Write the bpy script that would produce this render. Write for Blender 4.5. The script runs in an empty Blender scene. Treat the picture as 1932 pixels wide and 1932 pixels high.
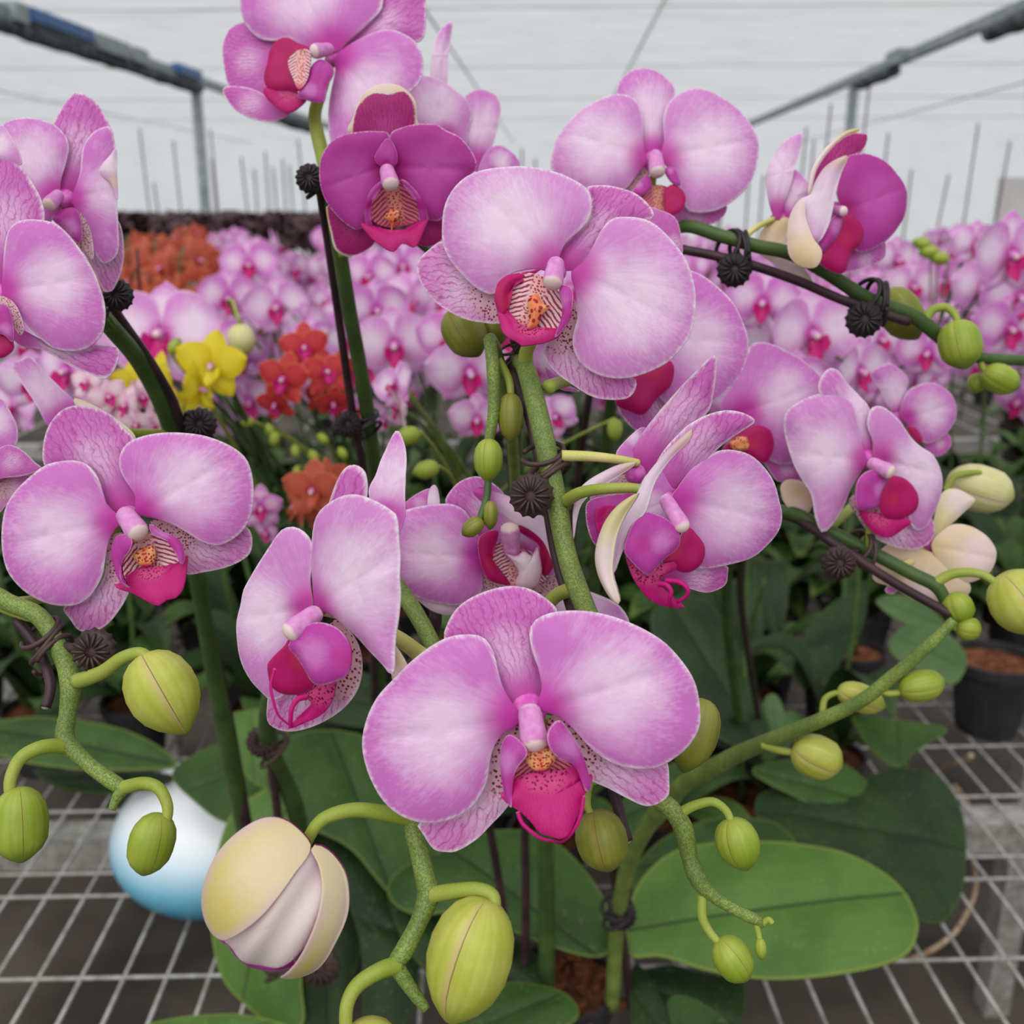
import bpy, math, random
from mathutils import Vector, Matrix, noise as mnoise

# ------------------------------------------------------------------ camera, world, sun
S = bpy.context.scene
COL = S.collection
PITCH = math.radians(16.6)
CAM = Vector((0.0, 0.0, 1.60))
FPX = 1932.0
RT = Vector((1, 0, 0))
UP = Vector((0, math.sin(PITCH), math.cos(PITCH)))
FW = Vector((0, math.cos(PITCH), -math.sin(PITCH)))
cd = bpy.data.cameras.new('camera')
cam = bpy.data.objects.new('camera', cd)
COL.objects.link(cam)
cam.location = CAM
cam.rotation_euler = (math.pi / 2 - PITCH, 0, 0)
cd.sensor_width = 36.0
cd.lens = 36.0
cd.clip_start = 0.02
cd.clip_end = 200
cd.dof.use_dof = True
cd.dof.focus_distance = 0.37
cd.dof.aperture_fstop = 12.5
S.camera = cam

w = bpy.data.worlds.new('overcast_sky')
S.world = w
w.use_nodes = True
bgn = w.node_tree.nodes['Background']
bgn.inputs['Color'].default_value = (0.93, 0.965, 1.0, 1)
bgn.inputs['Strength'].default_value = 0.66

sd = bpy.data.lights.new('sun', 'SUN')
sd.energy = 2.6
sd.angle = math.radians(75)
sd.color = (1.0, 0.975, 0.95)
sun = bpy.data.objects.new('sun', sd)
COL.objects.link(sun)
sun.rotation_euler = Vector((0.22, 0.80, -1.0)).to_track_quat('-Z', 'Y').to_euler()

vs = S.view_settings
vs.view_transform = 'Standard'
vs.look = 'None'
vs.exposure = 0.10
vs.gamma = 1.0
vs.use_curve_mapping = False
S.cycles.max_bounces = 5
S.cycles.diffuse_bounces = 3
S.cycles.glossy_bounces = 2
S.cycles.transmission_bounces = 3
S.cycles.transparent_max_bounces = 6

# ------------------------------------------------------------------ helpers
R_ = random.Random(7)


def srgb(r, g, b):
    def f(c):
        c /= 255.0
        return c / 12.92 if c <= 0.04045 else ((c + 0.055) / 1.055) ** 2.4
    return (f(r), f(g), f(b), 1.0)


def ray(px, py):
    return FW + RT * ((px - 966) / FPX) + UP * ((966 - py) / FPX)


def P(px, py, d):
    return CAM + ray(px, py) * d


def depth_at_z(px, py, z):
    return (z - CAM.z) / ray(px, py).z


def PZ(px, py, z):
    return P(px, py, depth_at_z(px, py, z))


def CN(n):
    return (RT * n[0] + UP * n[1] - FW * n[2]).normalized()


def crop(o, s):
    """'x,y x,y' in a crop's coordinates (x0, y0, scale) -> list of picture coordinates"""
    out = []
    for t in s.split():
        x, y = t.split(',')
        out.append((o[0] + float(x) / o[2], o[1] + float(y) / o[2]))
    return out


FULL = (0, 0, 1)
WLOC = {}


def setp(o, parent, loc):
    loc = Vector(loc)
    WLOC[o.name] = loc
    if parent is not None:
        o.parent = parent
        o.location = loc - WLOC[parent.name]
    else:
        o.location = loc


def empty(name, loc, parent=None):
    o = bpy.data.objects.new(name, None)
    o.empty_display_size = 0.02
    COL.objects.link(o)
    setp(o, parent, loc)
    return o


def tag(o, label, cat, group=None, kind=None):
    o['label'] = label
    o['category'] = cat
    if group:
        o['group'] = group
    if kind:
        o['kind'] = kind
    return o


def struct(o):
    o['kind'] = 'structure'
    return o


class MB:
    """collects vertices and faces (world space), one vector attribute 'pc' per vertex"""

    def __init__(s):
        s.v, s.f, s.m, s.pc = [], [], [], []

    def add(s, p, pc=(0, 0, 0)):
        s.v.append(Vector(p))
        s.pc.append(pc)
        return len(s.v) - 1

    def face(s, f, m=0):
        s.f.append(f)
        s.m.append(m)

    def mesh(s, name, mats, origin, smooth=True):
        me = bpy.data.meshes.new(name)
        o = Vector(origin)
        me.from_pydata([tuple(p - o) for p in s.v], [], s.f)
        for mt in mats:
            me.materials.append(mt)
        me.polygons.foreach_set('material_index', s.m)
        me.polygons.foreach_set('use_smooth', [smooth] * len(s.f))
        a = me.attributes.new('pc', 'FLOAT_VECTOR', 'POINT')
        flat = []
        for c in s.pc:
            flat.extend(c)
        a.data.foreach_set('vector', flat)
        me.update()
        return me

    def build(s, name, mats, parent=None, origin=None, smooth=True):
        if not isinstance(mats, (list, tuple)):
            mats = [mats]
        if origin is None:
            origin = sum(s.v, Vector()) / max(1, len(s.v))
        o = bpy.data.objects.new(name, s.mesh(name, mats, origin, smooth))
        COL.objects.link(o)
        setp(o, parent, origin)
        return o

    def box(s, c, sx, sy, sz, m=0, ax=None):
        c = Vector(c)
        ax = ax or (Vector((1, 0, 0)), Vector((0, 1, 0)), Vector((0, 0, 1)))
        i = len(s.v)
        for dz in (-1, 1):
            for dy in (-1, 1):
                for dx in (-1, 1):
                    s.add(c + ax[0] * dx * sx / 2 + ax[1] * dy * sy / 2 + ax[2] * dz * sz / 2, (dx, dy, dz))
        for f in ((0, 2, 3, 1), (4, 5, 7, 6), (0, 1, 5, 4), (2, 6, 7, 3), (0, 4, 6, 2), (1, 3, 7, 5)):
            s.face([i + k for k in f], m)

    def tube(s, pts, rad, seg=10, sub=4, m=0, caps=True):
        """smooth tube through points, one radius per point"""
        pts = [Vector(p) for p in pts]
        if not isinstance(rad, (list, tuple)):
            rad = [rad] * len(pts)
        q, r = [], []
        n = len(pts)
        for i in range(n - 1):
            p0, p1, p2, p3 = pts[max(i - 1, 0)], pts[i], pts[i + 1], pts[min(i + 2, n - 1)]
            for k in range(sub):
                t = k / sub
                q.append(0.5 * ((2 * p1) + (p2 - p0) * t + (2 * p0 - 5 * p1 + 4 * p2 - p3) * t * t + (3 * p1 - p0 - 3 * p2 + p3) * t ** 3))
                r.append(rad[i] * (1 - t) + rad[i + 1] * t)
        q.append(pts[-1])
        r.append(rad[-1])
        tan = [(q[min(i + 1, len(q) - 1)] - q[max(i - 1, 0)]).normalized() for i in range(len(q))]
        u = tan[0].orthogonal().normalized()
        rings = []
        ln = 0
        for i, p in enumerate(q):
            if i:
                u = (u - tan[i] * u.dot(tan[i])).normalized()
                ln += (p - q[i - 1]).length
            v = tan[i].cross(u)
            rings.append([s.add(p + (u * math.cos(6.28318 * k / seg) + v * math.sin(6.28318 * k / seg)) * r[i], (ln, k / seg, i / len(q))) for k in range(seg)])
        for a, b in zip(rings, rings[1:]):
            for k in range(seg):
                s.face([a[k], a[(k + 1) % seg], b[(k + 1) % seg], b[k]], m)
        if caps:
            s.face(rings[0][::-1], m)
            s.face(rings[-1], m)

    def lathe(s, base, axis, prof, seg=20, m=0, warp=None, closed=True, u=None):
        """prof: list of (t along axis in metres, radius)"""
        base, axis = Vector(base), Vector(axis).normalized()
        u = axis.orthogonal().normalized() if u is None else (u - axis * u.dot(axis)).normalized()
        v = axis.cross(u)
        L = prof[-1][0] or 1
        rings = []
        for t, r in prof:
            ring = []
            for k in range(seg):
                ph = 6.28318 * k / seg
                rr = r * (warp(ph, t / L) if warp else 1)
                ring.append(s.add(base + axis * t + (u * math.cos(ph) + v * math.sin(ph)) * rr, (t / L, ph, r)))
            rings.append(ring)
        for a, b in zip(rings, rings[1:]):
            for k in range(seg):
                s.face([a[k], a[(k + 1) % seg], b[(k + 1) % seg], b[k]], m)
        if closed:
            s.face(rings[0][::-1], m)
            s.face(rings[-1], m)


def smooth_closed(pts, n):
    m = len(pts)
    dense = []
    for i in range(m):
        p0, p1, p2, p3 = [Vector(pts[(i + k) % m]) for k in (-1, 0, 1, 2)]
        for k in range(10):
            t = k / 10
            dense.append(0.5 * ((2 * p1) + (p2 - p0) * t + (2 * p0 - 5 * p1 + 4 * p2 - p3) * t * t + (3 * p1 - p0 - 3 * p2 + p3) * t ** 3))
    dense.append(dense[0])
    acc = [0]
    for a, b in zip(dense, dense[1:]):
        acc.append(acc[-1] + (b - a).length)
    out, j = [], 0
    for i in range(n):
        d = acc[-1] * i / n
        while acc[j + 1] < d:
            j += 1
        seg = acc[j + 1] - acc[j]
        out.append(dense[j].lerp(dense[j + 1], (d - acc[j]) / seg if seg > 1e-9 else 0))
    return out


def seg_dist(p, a, b):
    ab = b - a
    t = max(0, min(1, (p - a).dot(ab) / max(ab.length_squared, 1e-12)))
    return (p - a - ab * t).length


def sheet(name, outline, base, p0, n, mats, parent, cup=0.0, dome=0.05, crease=0.0, ripple=0.01, th=0.0007, ns=60, nr=9, curl=0.0, seed=None, fold=0.0):
    """A petal, sepal, lobe or leaf: a curved blade of real thickness that lies on the plane (p0, n).
    outline/base are picture coordinates, cast onto that plane; cup bends it along its length, dome
    bulges it, crease folds the midrib, curl bends the margin back, ripple waves the margin."""
    n = n.normalized()

    def onp(q):
        r = ray(q[0], q[1])
        return CAM + r * ((p0 - CAM).dot(n) / r.dot(n))
    rng = random.Random(seed if seed is not None else int(outline[0][0] * 7 + outline[0][1] * 13))
    o3 = [onp(q) for q in smooth_closed(outline, ns)]
    b3 = onp(base)
    cen = sum(o3, Vector()) / ns
    e1 = (cen - b3)
    e1 = (e1 - n * e1.dot(n)).normalized()
    e2 = n.cross(e1)
    o2 = [Vector(((p - b3).dot(e1), (p - b3).dot(e2))) for p in o3]
    area = sum(o2[i].x * o2[(i + 1) % ns].y - o2[(i + 1) % ns].x * o2[i].y for i in range(ns))
    if area < 0:
        o2.reverse()
    c2 = sum(o2, Vector((0, 0))) / ns
    L = max(p.length for p in o2)
    W = max(1e-6, max(abs(p.y) for p in o2))
    ph1, ph2 = rng.random() * 6.28, rng.random() * 6.28
    mb = MB()

    def place(q, back, onedge):
        e = 0.0 if onedge else min(seg_dist(q, o2[k], o2[(k + 1) % ns]) for k in range(ns))
        en = e / L
        r = q.length / L
        k = min(1.0, en / 0.22)
        ang = math.atan2(q.y - c2.y, q.x - c2.x)
        h = cup * r * r + dome * (1 - (1 - k) ** 2)
        h -= crease * math.exp(-(q.y / L / 0.045) ** 2) * min(1, en / 0.08)
        h += fold * (abs(q.y) / W) ** 1.5
        h -= curl * (1 - min(1, en / 0.12)) ** 2
        h += ripple * (1 - k) * (math.sin(ang * 5 + ph1) * 0.6 + math.sin(ang * 9 + ph2) * 0.4) * min(1, r * 1.5)
        p = b3 + e1 * q.x + e2 * q.y + n * (h * L)
        if back:
            p = p - n * th
        return mb.add(p, (q.x / L, q.y / L, en))
    ts = [math.sin(0.5 * math.pi * k / nr) for k in range(nr + 1)]
    for back in (0, 1):
        ci = place(c2, back, False)
        prev = None
        for t in ts[1:]:
            ringi = [place(c2.lerp(p, t), back, t > 0.9999) for p in o2]
            if prev is None:
                for k in range(ns):
                    f = [ci, ringi[k], ringi[(k + 1) % ns]]
                    mb.face(f[::-1] if back else f, back)
            else:
                for k in range(ns):
                    f = [prev[k], ringi[k], ringi[(k + 1) % ns], prev[(k + 1) % ns]]
                    mb.face(f[::-1] if back else f, back)
            prev = ringi
        if back == 0:
            front_rim = prev
        else:
            for k in range(ns):
                mb.face([front_rim[k], prev[k], prev[(k + 1) % ns], front_rim[(k + 1) % ns]], back)
    if not isinstance(mats, (list, tuple)):
        mats = [mats, mats]
    return mb.build(name, list(mats), parent, origin=b3)


def strip(name, outline, p0, n, mats, parent, dome=0.05, cup=0.0, th=0.0008, m=26, ns=9, roll=0.0):
    """a long narrow or crescent blade seen edge-on: a ribbon between the two sides of its outline"""
    n = n.normalized()
    q = smooth_closed(outline, 80)
    ia, ib, best = 0, 0, -1
    for i in range(80):
        for j in range(i):
            dd = (q[i] - q[j]).length
            if dd > best:
                best, ia, ib = dd, j, i
    ch = [q[ia:ib + 1], (q[ib:] + q[:ia + 1])[::-1]]

    def res(c):
        acc = [0]
        for a, b in zip(c, c[1:]):
            acc.append(acc[-1] + (b - a).length)
        out, j = [], 0
        for i in range(m + 1):
            d = acc[-1] * i / m
            while j < len(acc) - 2 and acc[j + 1] < d:
                j += 1
            out.append(c[j].lerp(c[j + 1], min(1, (d - acc[j]) / max(1e-9, acc[j + 1] - acc[j]))))
        return out
    A, Bc = res(ch[0]), res(ch[1])

    def onp(x):
        r = ray(x[0], x[1])
        return CAM + r * ((p0 - CAM).dot(n) / r.dot(n))
    L = (onp(A[0]) - onp(A[-1])).length
    mb = MB()
    grid = []
    for back in (0, 1):
        rows = []
        for i in range(m + 1):
            a3, b3 = onp(A[i]), onp(Bc[i])
            w_ = (a3 - b3).length
            row = []
            for j in range(ns + 1):
                sx = j / ns
                h = dome * L * math.sin(math.pi * sx) * min(1, w_ / L / 0.12) + cup * L * (i / m - 0.5) ** 2 + roll * w_ * (sx - 0.5)
                row.append(mb.add(a3.lerp(b3, sx) + n * (h - back * th), (i / m, (sx - .5) * w_ / L, min(sx, 1 - sx) * w_ / L)))
            rows.append(row)
        grid.append(rows)
    fl = (onp(A[m // 2]) - onp(Bc[m // 2])).cross(onp(A[m // 2 + 1]) - onp(A[m // 2])).dot(n) > 0
    for back in (0, 1):
        rows = grid[back]
        for i in range(m):
            for j in range(ns):
                f = [rows[i][j], rows[i + 1][j], rows[i + 1][j + 1], rows[i][j + 1]]
                mb.face(f if (fl == bool(back)) else f[::-1], back)
    for i in range(m):
        for j in (0, ns):
            mb.face([grid[0][i][j], grid[0][i + 1][j], grid[1][i + 1][j], grid[1][i][j]], 1)
    return mb.build(name, list(mats), parent, origin=p0)


# ------------------------------------------------------------------ materials
class NT:
    def __init__(s, name):
        s.mat = bpy.data.materials.new(name)
        s.mat.use_nodes = True
        s.t = s.mat.node_tree
        s.t.nodes.clear()
        s.out = s.t.nodes.new('ShaderNodeOutputMaterial')

    def n(s, typ, **kw):
        nd = s.t.nodes.new(typ)
        for k, v in kw.items():
            setattr(nd, k, v)
        return nd

    def put(s, sock, v):
        if isinstance(v, bpy.types.NodeSocket):
            s.t.links.new(v, sock)
        elif v is not None:
            sock.default_value = v

    def m(s, op, a, b=None, c=None, clamp=False):
        nd = s.n('ShaderNodeMath', operation=op, use_clamp=clamp)
        s.put(nd.inputs[0], a)
        if b is not None:
            s.put(nd.inputs[1], b)
        if c is not None:
            s.put(nd.inputs[2], c)
        return nd.outputs[0]

    def ss(s, v, lo, hi, a=0.0, b=1.0):
        nd = s.n('ShaderNodeMapRange', interpolation_type='SMOOTHSTEP')
        s.put(nd.inputs[0], v)
        for i, x in zip((1, 2, 3, 4), (lo, hi, a, b)):
            s.put(nd.inputs[i], x)
        return nd.outputs[0]

    def mix(s, f, a, b, blend='MIX'):
        nd = s.n('ShaderNodeMix', data_type='RGBA', blend_type=blend)
        s.put(nd.inputs[0], f)
        s.put(nd.inputs[6], a)
        s.put(nd.inputs[7], b)
        return nd.outputs[2]

    def noise(s, vec, scale=1.0, detail=2.0, rough=0.5):
        nd = s.n('ShaderNodeTexNoise')
        if vec is not None:
            s.put(nd.inputs['Vector'], vec)
        nd.inputs['Scale'].default_value = scale
        nd.inputs['Detail'].default_value = detail
        nd.inputs['Roughness'].default_value = rough
        return nd.outputs['Fac']

    def xyz(s, x, y, z=0.0):
        nd = s.n('ShaderNodeCombineXYZ')
        for i, v in enumerate((x, y, z)):
            s.put(nd.inputs[i], v)
        return nd.outputs[0]

    def pc(s):
        a = s.n('ShaderNodeAttribute', attribute_name='pc')
        sp = s.n('ShaderNodeSeparateXYZ')
        s.put(sp.inputs[0], a.outputs['Vector'])
        return a.outputs['Vector'], sp.outputs[0], sp.outputs[1], sp.outputs[2]

    def obj(s):
        return s.n('ShaderNodeTexCoord').outputs['Object']

    def rnd(s):
        return s.n('ShaderNodeObjectInfo').outputs['Random']

    def done(s, col, rough=0.5, spec=0.4, transl=0.0, tcol=None, metal=0.0, bump=None, bstr=0.2, bdist=0.001):
        b = s.n('ShaderNodeBsdfPrincipled')
        s.put(b.inputs['Base Color'], col)
        s.put(b.inputs['Roughness'], rough)
        s.put(b.inputs['Specular IOR Level'], spec)
        s.put(b.inputs['Metallic'], metal)
        if bump is not None:
            bn = s.n('ShaderNodeBump')
            bn.inputs['Strength'].default_value = bstr
            bn.inputs['Distance'].default_value = bdist
            s.put(bn.inputs['Height'], bump)
            s.t.links.new(bn.outputs[0], b.inputs['Normal'])
        sh = b.outputs[0]
        if transl > 0:
            t = s.n('ShaderNodeBsdfTranslucent')
            s.put(t.inputs[0], tcol if tcol is not None else col)
            mx = s.n('ShaderNodeMixShader')
            mx.inputs[0].default_value = transl
            s.t.links.new(sh, mx.inputs[1])
            s.t.links.new(t.outputs[0], mx.inputs[2])
            sh = mx.outputs[0]
        s.t.links.new(sh, s.out.inputs[0])
        return s.mat


def petal_mat(name, deep, pale, edge, base, vein=None, veinamt=0.0, dots=None, dotr=0.45, palec=(0.5, 0.0), palew=0.48, transl=0.28, edgew=0.030, dotcol=None, streak=0.55, dotbg=None):
    k = NT(name)
    vec, a, v, e = k.pc()
    r = k.m('SQRT', k.m('ADD', k.m('MULTIPLY', a, a), k.m('MULTIPLY', v, v)))
    th = k.m('ARCTAN2', v, k.m('ADD', a, 0.03))
    rn = k.m('MULTIPLY', k.rnd(), 37.0)
    st = k.noise(k.xyz(k.m('MULTIPLY', th, 16.0), k.m('MULTIPLY', r, 3.5), rn), 1.0, 4.0, 0.62)
    fine = k.noise(k.xyz(k.m('MULTIPLY', th, 42.0), k.m('MULTIPLY', r, 14.0), rn), 1.0, 3.0, 0.6)
    blot = k.noise(k.xyz(k.m('MULTIPLY', a, 4.5), k.m('MULTIPLY', v, 4.5), rn), 1.0, 4.0, 0.62)
    ret = k.n('ShaderNodeTexVoronoi')
    k.put(ret.inputs['Vector'], k.xyz(k.m('ADD', k.m('MULTIPLY', r, 22.0), k.m('MULTIPLY', fine, 2.0)), k.m('MULTIPLY', th, 46.0), rn))
    ret.inputs['Scale'].default_value = 1.0
    da = k.m('SUBTRACT', a, palec[0])
    dv = k.m('SUBTRACT', k.m('ABSOLUTE', v), palec[1])
    dist = k.m('SQRT', k.m('ADD', k.m('MULTIPLY', da, da), k.m('MULTIPLY', dv, dv)))
    pf = k.ss(dist, palew, palew * 0.15)
    pf = k.m('ADD', pf, k.m('MULTIPLY', k.m('SUBTRACT', st, 0.5), streak))
    pf = k.m('ADD', pf, k.m('MULTIPLY', k.m('SUBTRACT', blot, 0.5), 0.85))
    pf = k.m('ADD', pf, k.m('MULTIPLY', k.m('SUBTRACT', ret.outputs['Distance'], 0.45), k.ss(r, 0.35, 0.95, 0.0, 0.42)))
    pf = k.m('ADD', pf, k.m('MULTIPLY', k.m('SUBTRACT', fine, 0.5), 0.35), clamp=True)
    col = k.mix(pf, deep, pale)
    if veinamt > 0:
        dis = k.noise(k.xyz(k.m('MULTIPLY', a, 9.0), k.m('MULTIPLY', v, 9.0), rn), 1.0, 3.0)
        wv = k.m('SINE', k.m('ADD', k.m('MULTIPLY', k.m('DIVIDE', v, k.m('ADD', k.m('MULTIPLY', a, 0.45), 0.4)), 40.0), k.m('MULTIPLY', dis, 8.0)))
        vm = k.m('MULTIPLY', k.ss(k.m('ABSOLUTE', wv), 0.55, 0.05), k.ss(dis, 0.3, 0.55, 0.45, 1.0))
        cross = k.n('ShaderNodeTexVoronoi', feature='DISTANCE_TO_EDGE')
        k.put(cross.inputs['Vector'], k.xyz(k.m('ADD', k.m('MULTIPLY', a, 11.0), k.m('MULTIPLY', dis, 3.0)), k.m('MULTIPLY', v, 20.0), rn))
        cross.inputs['Scale'].default_value = 1.0
        cm = k.ss(cross.outputs['Distance'], 0.08, 0.01)
        vm = k.m('MULTIPLY', k.m('MAXIMUM', vm, k.m('MULTIPLY', cm, 0.45)), k.m('MULTIPLY', k.ss(r, 0.1, 0.45), veinamt))
        col = k.mix(vm, col, vein)
    col = k.mix(k.ss(r, 0.30, 0.06), col, base)
    if dots:
        vo = k.n('ShaderNodeTexVoronoi')
        k.put(vo.inputs['Vector'], k.xyz(k.m('MULTIPLY', a, 1.0), k.m('MULTIPLY', v, 1.0), rn))
        vo.inputs['Scale'].default_value = dots
        dm = k.m('MULTIPLY', k.ss(vo.outputs['Distance'], 0.42, 0.30), k.ss(r, dotr, dotr * 0.75))
        palebase = k.mix(k.ss(r, dotr * 1.1, dotr * 0.6), col, dotbg or srgb(228, 186, 196))
        col = k.mix(dm, palebase, dotcol or srgb(140, 22, 60))
    ef = k.ss(k.m('ADD', e, k.m('ADD', k.m('MULTIPLY', k.m('SUBTRACT', fine, 0.5), 0.06), k.m('MULTIPLY', k.m('SUBTRACT', st, 0.5), 0.03))), edgew, -0.012)
    col = k.mix(k.m('MULTIPLY', ef, k.ss(r, 0.15, 0.45)), col, edge)
    return k.done(col, 0.5, 0.3, transl, bump=fine, bstr=0.15, bdist=0.0004)


M = {}
PUR, PAL, EDG, BAS = srgb(218, 126, 208), srgb(246, 216, 242), srgb(250, 236, 246), srgb(208, 66, 178)
M['petal'] = petal_mat('petal_pink', PUR, PAL, EDG, BAS)
M['petal_pale'] = petal_mat('petal_pale_pink', srgb(222, 146, 214), srgb(248, 224, 245), srgb(250, 240, 248), srgb(206, 76, 174), palew=0.55)
M['petal_deep'] = petal_mat('petal_deep', srgb(190, 60, 160), srgb(206, 90, 182), srgb(240, 205, 230), srgb(178, 30, 130), palew=0.5, streak=0.35, edgew=0.02)  # deep pigment; on the cupped flower it also holds painted shade
M['sepal'] = petal_mat('sepal_veined', srgb(212, 112, 196), srgb(234, 184, 226), EDG, srgb(206, 76, 172), srgb(180, 44, 142), 0.62, palew=0.3)
M['sepal_dots'] = petal_mat('sepal_veined_spotted', srgb(222, 140, 206), srgb(240, 202, 234), EDG, srgb(226, 160, 190), srgb(184, 44, 148), 0.7, dots=36, dotr=0.55, palew=0.4)
M['sepal_spot'] = petal_mat('sepal_spotted', srgb(224, 150, 190), srgb(238, 196, 214), EDG, srgb(228, 170, 196), dots=26, dotr=2.0, palew=0.4, dotcol=srgb(150, 30, 84))
M['sepal_deep'] = petal_mat('sepal_deep', srgb(186, 44, 130), srgb(200, 70, 150), srgb(236, 196, 216), srgb(170, 30, 110), srgb(146, 16, 84), 0.6, palew=0.3, edgew=0.02)  # red-magenta, darkened partly for the shade on the cupped flower
M['back'] = petal_mat('petal_reverse', srgb(226, 176, 218), srgb(244, 226, 238), srgb(250, 240, 246), srgb(232, 206, 190), palew=0.5)
M['cream'] = petal_mat('sepal_reverse_cream', srgb(232, 222, 168), srgb(244, 226, 222), srgb(244, 236, 190), srgb(222, 214, 150), palec=(0.75, 0.0), palew=0.5, streak=0.35)
M['creamy'] = petal_mat('petal_reverse_peach', srgb(240, 220, 186), srgb(246, 226, 222), srgb(248, 236, 226), srgb(236, 214, 164), palec=(0.7, 0.0), palew=0.5, streak=0.4)
M['bud_tepal'] = petal_mat('tepal_yellow', srgb(226, 214, 122), srgb(238, 226, 182), srgb(232, 208, 196), srgb(236, 222, 180), palec=(0.3, 0.0), palew=0.5, streak=0.25, edgew=0.10)
M['bud_white'] = petal_mat('tepal_white', srgb(238, 222, 218), srgb(244, 234, 222), srgb(222, 168, 208), srgb(240, 220, 222), palew=0.6, streak=0.4, edgew=0.03)
M['lobe'] = petal_mat('lip_lobe', srgb(198, 66, 172), srgb(218, 130, 206), srgb(236, 196, 226), srgb(200, 60, 160), palew=0.4, edgew=0.03)
M['lobe_dark'] = petal_mat('lip_lobe_magenta', srgb(184, 10, 96), srgb(192, 22, 112), srgb(214, 90, 170), srgb(196, 30, 90), palew=0.4, edgew=0.02, streak=0.3, transl=0.2)
M['lip'] = petal_mat('lip_magenta', srgb(198, 12, 118), srgb(204, 30, 128), srgb(216, 70, 160), srgb(186, 20, 74), srgb(150, 4, 60), 0.4, palew=0.4, edgew=0.012, streak=0.3, transl=0.2, dots=20, dotr=0.42, dotcol=srgb(128, 6, 54), dotbg=srgb(214, 70, 136))
M['lip_white'] = petal_mat('lip_white', srgb(232, 190, 214), srgb(244, 230, 236), srgb(196, 40, 160), srgb(236, 210, 220), palew=0.5, edgew=0.05)
M['lip_tip'] = petal_mat('lip_tip', srgb(206, 16, 128), srgb(214, 60, 150), srgb(240, 180, 220), srgb(196, 12, 110))


def throat_mat(name, bg, ink, warm, wamt, stripes, dots=15, sidelo=0.12):
    k = NT(name)
    vec, a, v, e = k.pc()
    vo = k.n('ShaderNodeTexVoronoi')
    k.put(vo.inputs['Vector'], vec)
    vo.inputs['Scale'].default_value = dots
    dm = k.ss(vo.outputs['Distance'], 0.46, 0.34)
    ds = k.noise(vec, 5.0, 2.0)
    arc = k.m('ADD', k.m('MULTIPLY', a, stripes), k.m('ADD', k.m('MULTIPLY', k.m('ABSOLUTE', v), stripes * -0.7), k.m('MULTIPLY', ds, 6.0)))
    sm = k.ss(k.m('SINE', arc), 0.0, 0.45)
    side = k.ss(k.m('ABSOLUTE', v), sidelo, sidelo + 0.1)
    mk = k.m('ADD', k.m('MULTIPLY', sm, side), k.m('MULTIPLY', dm, k.m('SUBTRACT', 1.0, side)), clamp=True)
    col = k.mix(k.m('MULTIPLY', k.ss(k.m('ABSOLUTE', v), 0.25, 0.05), wamt), bg, warm)
    col = k.mix(mk, col, ink)
    col = k.mix(k.ss(a, 0.72, 1.0), col, srgb(196, 14, 100))
    return k.done(col, 0.45, 0.4, 0.1)


M['throat'] = throat_mat('lip_throat', srgb(240, 200, 208), srgb(160, 16, 62), srgb(240, 150, 110), 0.5, 60)
M['throat_red'] = throat_mat('lip_throat_red', srgb(222, 120, 140), srgb(150, 14, 60), srgb(240, 170, 120), 0.6, 60)
M['callus'] = throat_mat('lip_callus', srgb(240, 170, 110), srgb(170, 24, 40), srgb(236, 120, 70), 0.8, 30, 6.0, 2.0)


def column_mat(name, tip):
    k = NT(name)
    vec, a, v, e = k.pc()
    no = k.noise(k.obj(), 400, 3)
    col = k.mix(no, srgb(212, 84, 186), srgb(238, 190, 230))
    col = k.mix(k.ss(a, 0.12, 0.02), col, srgb(244, 206, 232))
    col = k.mix(k.ss(k.m('ADD', a, k.m('MULTIPLY', no, 0.06)), 0.86, 0.95), col, tip)
    return k.done(col, 0.45, 0.4, 0.15)


M['column'] = column_mat('column', srgb(246, 222, 216))


def stem_mat(name, c1, c2, fleck, famt, brown=None, scale=900):
    k = NT(name)
    vec, a, v, e = k.pc()
    oc = k.obj()
    no = k.noise(oc, 45, 3)
    fl = k.noise(oc, scale, 4, 0.65)
    col = k.mix(k.ss(no, 0.35, 0.68), c1, c2)
    col = k.mix(k.m('MULTIPLY', k.ss(k.m('ABSOLUTE', k.m('SUBTRACT', fl, 0.5)), 0.07, 0.0), famt), col, fleck)
    return k.done(col, 0.5, 0.4, bump=fl, bstr=0.25, bdist=0.0004)


M['spike'] = stem_mat('spike_green', srgb(112, 134, 58), srgb(140, 162, 74), srgb(70, 82, 44), 0.85, scale=850)
M['spike_dark'] = stem_mat('spike_dark_green', srgb(58, 84, 36), srgb(76, 104, 46), srgb(54, 64, 38), 0.4)
M['pedicel'] = stem_mat('pedicel_green', srgb(142, 160, 54), srgb(164, 172, 78), srgb(116, 134, 46), 0.3)
M['pedicel_pale'] = stem_mat('pedicel_pale', srgb(198, 196, 106), srgb(226, 216, 150), srgb(170, 170, 80), 0.25)
M['stake'] = stem_mat('stake_dark', srgb(50, 30, 36), srgb(76, 46, 54), srgb(36, 22, 26), 0.4)
M['clip'] = stem_mat('clip_brown', srgb(58, 40, 38), srgb(78, 56, 52), srgb(42, 28, 28), 0.4)
M['clip_black'] = stem_mat('clip_black', srgb(34, 26, 30), srgb(46, 36, 40), srgb(26, 20, 24), 0.4)


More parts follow.
